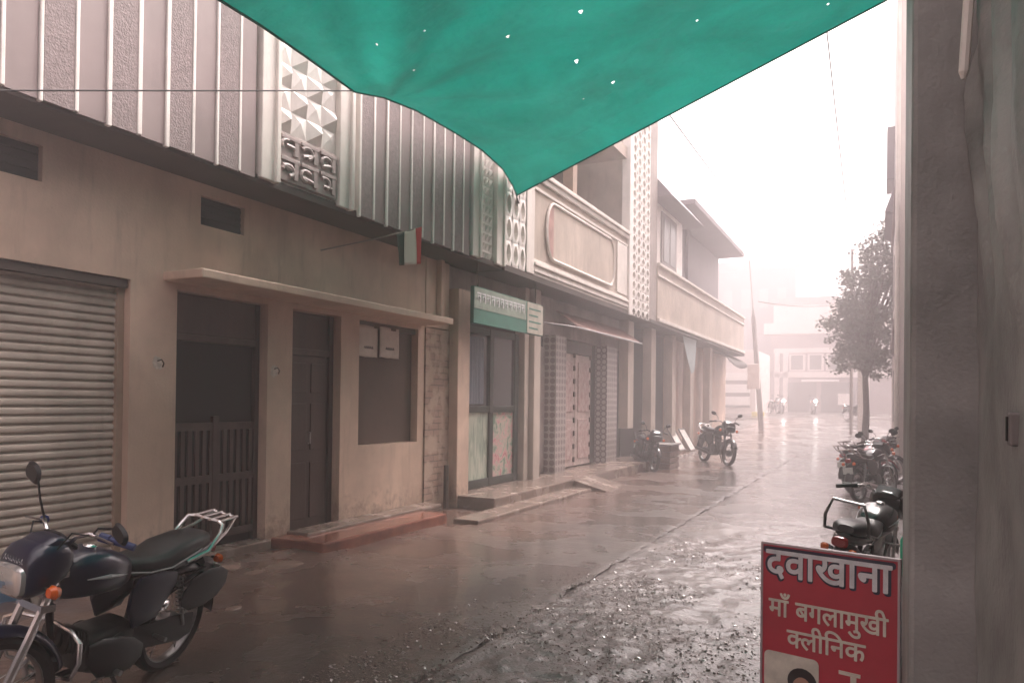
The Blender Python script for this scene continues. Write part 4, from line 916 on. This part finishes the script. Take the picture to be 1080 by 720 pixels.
q = MB(); q.sup([(-.46,.55,.006,.05,2.2),(-.54,.56,.016,.105,2.4),(-.68,.57,.018,.12,2.4),(-.80,.58,.014,.10,2.4),(-.88,.59,.006,.05,2.2)], 16); q.xform(Matrix.Translation((0,.175,0))); q.build('side_guard', M['black_met'], bike, smooth=True)
q = MB(); q.sup([(-.20,.31,.008,.04,2.2),(-.12,.32,.03,.09,2.4),(.0,.34,.035,.115,2.4),(.12,.37,.03,.11,2.4),(.22,.42,.008,.05,2.2)], 16); q.xform(Matrix.Translation((0,.155,0))); q.build('engine_guard', M['black_met'], bike, smooth=True)
for ch in hb_of(bike).children:                                      # its left mirror has swung down level with the bar
    if ch.name.split('.')[0] == 'mirror' and ch.data.vertices[0].co.y > 0:
        ch.matrix_local = Matrix.Translation((.34,.215,1.045)) @ Matrix.Rotation(R(-42), 4, 'X') @ Matrix.Translation((-.34,-.215,-1.045))

# ================================================================== red clinic sign
S_ = thing('clinic_sign', (-.17, 2.85, 0), 'red upright clinic sign board with white Hindi lettering', 'sign')
A, Bq = P(803, 572, Y=2.89), P(950, 588, Y=2.78)
ex = (Vector((Bq.x, Bq.y, 0))-Vector((A.x, A.y, 0))); SW = ex.length; ex.normalize(); ey = Vector((-ex.y, ex.x, 0)); top_z = (A.z+Bq.z)/2
SM = Matrix((( ex.x, 0, ey.x, A.x), (ex.y, 0, ey.y, A.y), (0, 1, 0, 0), (0, 0, 0, 1)))     # local (right, up, back)
def sbox(q, x0, x1, z0, z1, d0, d1): q.add([SM @ Vector((x, z, d)) for x, z, d in ((x0,z0,d0),(x1,z0,d0),(x1,z0,d1),(x0,z0,d1),(x0,z1,d0),(x1,z1,d0),(x1,z1,d1),(x0,z1,d1))], [(0,3,2,1),(4,5,6,7),(0,1,5,4),(1,2,6,5),(2,3,7,6),(3,0,4,7)]); return q
sbox(MB(), .008, SW-.008, .16, top_z-.008, .0, .014).build('board', M['sign_red'], S_)
q = MB(); sbox(q, 0, .008, .0, top_z, -.003, .02); sbox(q, SW-.008, SW, 0, top_z, -.003, .02); sbox(q, .008, SW-.008, top_z-.008, top_z, -.003, .02); sbox(q, .008, SW-.008, .152, .16, -.003, .02); q.build('frame', M['sign_frame'], S_)
q = MB(); 
for x in (.03, SW-.03): q.tube([SM @ Vector((x, top_z-.1, .02)), SM @ Vector((x, 0, .34))], .009, 6)
q.build('rear_leg', M['sign_frame'], S_)
def text_mesh(chars, offset=.012, clip=None):
    cu = bpy.data.curves.new('t', 'FONT'); cu.body = chars; cu.size = 1; cu.offset = offset; cu.resolution_u = 4
    to = bpy.data.objects.new('t', cu); col.objects.link(to); bpy.context.view_layer.update()
    me = bpy.data.meshes.new_from_object(to.evaluated_get(bpy.context.evaluated_depsgraph_get()))
    vs = [Vector(v.co) for v in me.vertices]; fs = [tuple(p.vertices) for p in me.polygons]
    bpy.data.objects.remove(to); bpy.data.curves.remove(cu); bpy.data.meshes.remove(me)
    return vs, fs
def bounds(vs): return min(v.x for v in vs), max(v.x for v in vs), min(v.y for v in vs), max(v.y for v in vs)
def clip_x(vs, fs, xmax):
    """keep the part of a glyph left of xmax (a half letter)"""
    import bmesh
    me = bpy.data.meshes.new('t'); me.from_pydata(vs, [], fs); bm = bmesh.new(); bm.from_mesh(me)
    bmesh.ops.bisect_plane(bm, geom=bm.verts[:]+bm.edges[:]+bm.faces[:], plane_co=(xmax,0,0), plane_no=(1,0,0), clear_outer=True)
    bm.to_mesh(me); bm.free(); o = [Vector(v.co) for v in me.vertices], [tuple(p.vertices) for p in me.polygons]; bpy.data.meshes.remove(me); return o
def line(word_parts, x0, x1, zt, zb, d, mt, nm, bold=.001):
    V, Fc, x = [], [], 0
    for part in word_parts:
        if part == ' ': x += .28; continue
        half = part.startswith('~')
        vs, fs = text_mesh(part.strip('~'), 0)
        if not vs: continue
        b = bounds(vs)
        if half: vs, fs = clip_x(vs, fs, b[0]+(b[1]-b[0])*.74); b = bounds(vs)
        o = len(V); V += [Vector((v.x-b[0]+x, v.y, 0)) for v in vs]; Fc += [tuple(i+o for i in f) for f in fs]; x += b[1]-b[0] - (.02)
    b = bounds(V); q = MB()
    body0, body1 = b[2], b[3]
    for i, (ox, oz) in enumerate([(0,0)]+[(math.cos(a*math.pi/4), math.sin(a*math.pi/4)) for a in range(8)]+[(.5,0),(-.5,0)]):
        q.add([SM @ Vector((x0+(v.x-b[0])/(b[1]-b[0])*(x1-x0)+ox*bold, zb+(v.y-b[2])/(b[3]-b[2])*(zt-zb)+oz*bold, d-i*.00006)) for v in V], Fc)
    return q.build(nm, mt, S_)
k = SW/147.0
def sx(px): return (px-803)*k
def sz(px, py): return top_z-.002 - (py-572-(px-803)*.109)*k*.985
line(['दवाखाना'], sx(808), sx(944), sz(808, 578), sz(808, 614), -.0022, M['sign_navy'], 'lettering_shadow', .0058)
line(['दवाखाना'], sx(810), sx(942), sz(810, 580.5), sz(810, 612), -.005, M['sign_white'], 'lettering', .0026)
line(['माँ', ' ', 'बगलामुखी'], sx(813), sx(939), sz(813, 629), sz(813, 664), -.004, M['sign_cream'], 'lettering', .0015)
line(['~क', 'लीिनक'], sx(834), sx(917), sz(834, 664), sz(834, 691), -.004, M['sign_cream'], 'lettering', .0015)
# portrait panel at the foot
def rrect(x0, x1, z0, z1, r, n=6):
    o = []
    for (cx, cz, a) in ((x1-r, z1-r, 0), (x0+r, z1-r, 90), (x0+r, z0+r, 180), (x1-r, z0+r, 270)):
        for i in range(n+1): t = R(a+90*i/n); o.append((cx+r*math.cos(t), cz+r*math.sin(t)))
    return o
def flat(pts, d, mt, nm): 
    q = MB(); q.add([SM @ Vector((a, b_, d)) for a, b_ in pts], [tuple(range(len(pts)))]); return q.build(nm, mt, S_)
flat(rrect(sx(808), sx(869), .18, sz(808, 697), .02), -.0028, M['sign_cream'], 'photo_panel')
hx, hz = sx(851), sz(851, 724)
flat([(hx+.052*math.cos(t)*1.0, hz-.02+.05*math.sin(t)) for t in [2*math.pi*i/20 for i in range(20)]], -.0034, M['hair'], 'printed_hair')
flat([(hx+.036*math.cos(t), hz-.05+.048*math.sin(t)) for t in [2*math.pi*i/20 for i in range(20)]], -.0040, M['skin'], 'printed_face')
q = MB(); sbox(q, sx(890), sx(912), sz(900, 716), sz(900, 712), -.004, -.001); sbox(q, sx(902), sx(908), sz(900, 740), sz(900, 716.5), -.004, -.001); q.build('lettering', M['sign_cream'], S_)
# bottle-shaped solid whose bright green stands for the glow beside the sign
gl = P(957, 583, Y=3.3); q = MB(); q.lathe([(.012,-.09),(.02,-.085),(.026,-.06),(.026,.05),(.012,.075),(.008,.09)], gl, 12, 'z'); tag(q.build('glow_stand_in', M['glow_green'], loc=tuple(gl), smooth=True), 'bottle-shaped green stand-in for the glow between the clinic sign and the pillar', 'bottle')

# ================================================================== small things
cr = thing('crate', (-4.7, 18.0, 0), 'brown wooden crate on the road edge beside the shadowed motorcycle', 'crate')
c0 = P(701, 494, Z=0); q = MB()
for kz in range(4): q.box(c0.x-.45, c0.x+.2, c0.y-.3, c0.y+.5, .02+kz*.13, .13+kz*.13)
q.build('slats', M['crate'], cr, bevel=.008); q = MB(); q.box(c0.x-.5, c0.x+.24, c0.y-.34, c0.y+.54, .53, .57); q.build('lid', M['pole'], cr, bevel=.006)
for i, (px, lb) in enumerate(((720, 'left'), (731, 'right'))):
    c0 = P(px, 474, X=-5.05); bo = thing('leaning_board', tuple(c0), lb + ' of two pale framed boards leaning on the ledge under the balcony', 'board', 'pale boards leaning under the balcony')
    q = MB(); q.add([(c0.x, c0.y-.42, c0.z), (c0.x, c0.y+.30, c0.z), (c0.x-.28, c0.y-.02, c0.z+.62), (c0.x-.28, c0.y-.72, c0.z+.62)], [(0,1,2,3)]); q.build('panel', M['white'], bo, solid=.02)
    q = MB(); v = [Vector(p)+Vector((.012,0,0)) for p in q.v] ; p4 = [Vector((c0.x+.012, c0.y-.42, c0.z)), Vector((c0.x+.012, c0.y+.30, c0.z)), Vector((c0.x-.268, c0.y-.02, c0.z+.62)), Vector((c0.x-.268, c0.y-.72, c0.z+.62))]
    for k_ in range(4): q.tube([p4[k_], p4[(k_+1) % 4]], .02, 5)
    q.build('frame', M['pole'], bo)
c0 = P(726, 476, X=-5.05); q = MB(); q.box(-5.6, -4.92, c0.y-2.2, c0.y+2.2, -.1, c0.z-.01); tag(q.build('ledge', M['cement'], loc=(-5.2, c0.y, 0), bevel=.02), 'low cement ledge under the leaning boards', 'ledge')
c0 = P(890, 421, Y=47); q = MB(); q.box(c0.x-.32, c0.x+.32, 47, 47.05, c0.z-.32, c0.z+.32); nb = thing('notice_board', (c0.x, 47, gz(47)), 'white square notice board on a post in the misty crossing', 'sign'); q.build('panel', M['far_shut'], nb)
q = MB(); q.tube([(c0.x, 47.08, gz(47)-.02), (c0.x, 47.08, c0.z+.2)], .03, 6); q.build('post', M['pole'], nb)
a, b_ = P(793, 446, Y=42), P(806, 447, Y=42); q = MB(); q.box(a.x, b_.x, 41.9, 42.1, gz(42)-.02, gz(42)+.22); tag(q.build('kerb_block', M['yellow'], loc=(a.x, 42, gz(42)), bevel=.02), 'yellow painted kerb block behind the leaning utility pole', 'kerb')
c0 = P(908, 418, Y=33); q = MB(); q.box(c0.x-.12, c0.x+.12, 33, 33.1, gz(33), c0.z+1.2); tag(q.build('marker_post', M['far_shut'], loc=(c0.x, 33, gz(33)), bevel=.01), 'white flat marker post beside the street tree trunk', 'post')
rnd = random.Random(5)
stones = ((232, 598, .16, 'broad flat pale stone lying nearest the first door sill'), (268, 604, .12, 'pale flat stone between the two largest stones by the door pillar'), (300, 596, .17, 'pale slab of stone against the corner of the red step'), (285, 622, .05, 'small pale stone on the mud in front of the door pillar'), (246, 640, .06, 'small stone on the mud just behind the motorcycle'))
for (px, py, s_, lb) in stones:
    c0 = P(px, py, Z=.03); q = MB(); n = 9; sd = rnd.random()*9
    def ring(k, z): return [(c0.x+s_*k*(1+.35*noise.noise((i, sd, 0)))*math.cos(2*math.pi*i/n)*.9, c0.y+s_*1.3*k*(1+.35*noise.noise((i, sd, 2)))*math.sin(2*math.pi*i/n), z) for i in range(n)]
    h = .015+s_*.16; q.loft([ring(1, -.01), ring(1.02, h*.5), ring(.8, h), ring(.3, h*1.08)]); tag(q.build('stone', M['stone'], loc=(c0.x, c0.y, 0), smooth=True), lb, 'stone', 'loose stones by the step')

# ================================================================== air
hz_ = MB(); hz_.box(-79.5, 79.5, -61, 119, -1.2, 16); ho_ = hz_.build('haze', None); struct(ho_, 'stuff')
hm = bpy.data.materials.new('rain_haze'); hm.use_nodes = True; hn = hm.node_tree.nodes
hn.remove(hn['Principled BSDF']); pv = hn.new('ShaderNodeVolumePrincipled')
pv.inputs['Color'].default_value = (.70,.655,.67,1); pv.inputs['Density'].default_value = .0205; pv.inputs['Anisotropy'].default_value = .35
hm.node_tree.links.new(pv.outputs[0], hn['Material Output'].inputs['Volume']); ho_.data.materials.append(hm)

# ================================================================== light
EL, AZ = 58, 20                                  # sun height, degrees right of the street's far end
w = bpy.data.worlds.new('World'); scene.world = w; w.use_nodes = True; N = w.node_tree.nodes; L = w.node_tree.links
sky = N.new('ShaderNodeTexSky'); sky.sky_type = 'NISHITA'; sky.sun_disc = False; sky.sun_elevation = R(EL); sky.sun_rotation = R(AZ); sky.air_density = 1; sky.dust_density = 6
hsv = N.new('ShaderNodeHueSaturation'); hsv.inputs['Saturation'].default_value = .12; L.new(sky.outputs[0], hsv.inputs['Color'])
tint = N.new('ShaderNodeMix'); tint.data_type = 'RGBA'; tint.blend_type = 'MULTIPLY'; tint.inputs['Factor'].default_value = 1; tint.inputs['B'].default_value = (1,.885,.86,1)
L.new(hsv.outputs[0], tint.inputs['A']); L.new(tint.outputs['Result'], N['Background'].inputs['Color']); N['Background'].inputs['Strength'].default_value = .12
sd = bpy.data.lights.new('sun', 'SUN'); sd.energy = .8; sd.angle = R(25); sd.color = (1,.95,.9); so = bpy.data.objects.new('sun', sd); col.objects.link(so)
dirv = Vector((math.sin(R(AZ))*math.cos(R(EL)), math.cos(R(AZ))*math.cos(R(EL)), math.sin(R(EL))))
so.rotation_euler = dirv.to_track_quat('Z', 'Y').to_euler(); so.location = (0, 0, 20)

LIFE = 1.17
bpy.context.view_layer.update()
for o in scene.objects:
    if o.parent is None and o.type in {'MESH', 'EMPTY'}: o.matrix_world = Matrix.Scale(LIFE, 4) @ o.matrix_world
cam.location = Vector(cam.location)*LIFE
pv.inputs['Density'].default_value /= LIFE
scene.view_settings.view_transform = 'Standard'; scene.view_settings.look = 'None'; scene.view_settings.gamma = 1; scene.view_settings.use_curve_mapping = False
scene.view_settings.exposure = 2.6
scene.render.engine = 'CYCLES'
scene.cycles.use_denoising = True
scene.cycles.max_bounces = 8; scene.cycles.volume_bounces = 2; scene.cycles.diffuse_bounces = 4; scene.cycles.glossy_bounces = 3
scene.cycles.sample_clamp_indirect = 8
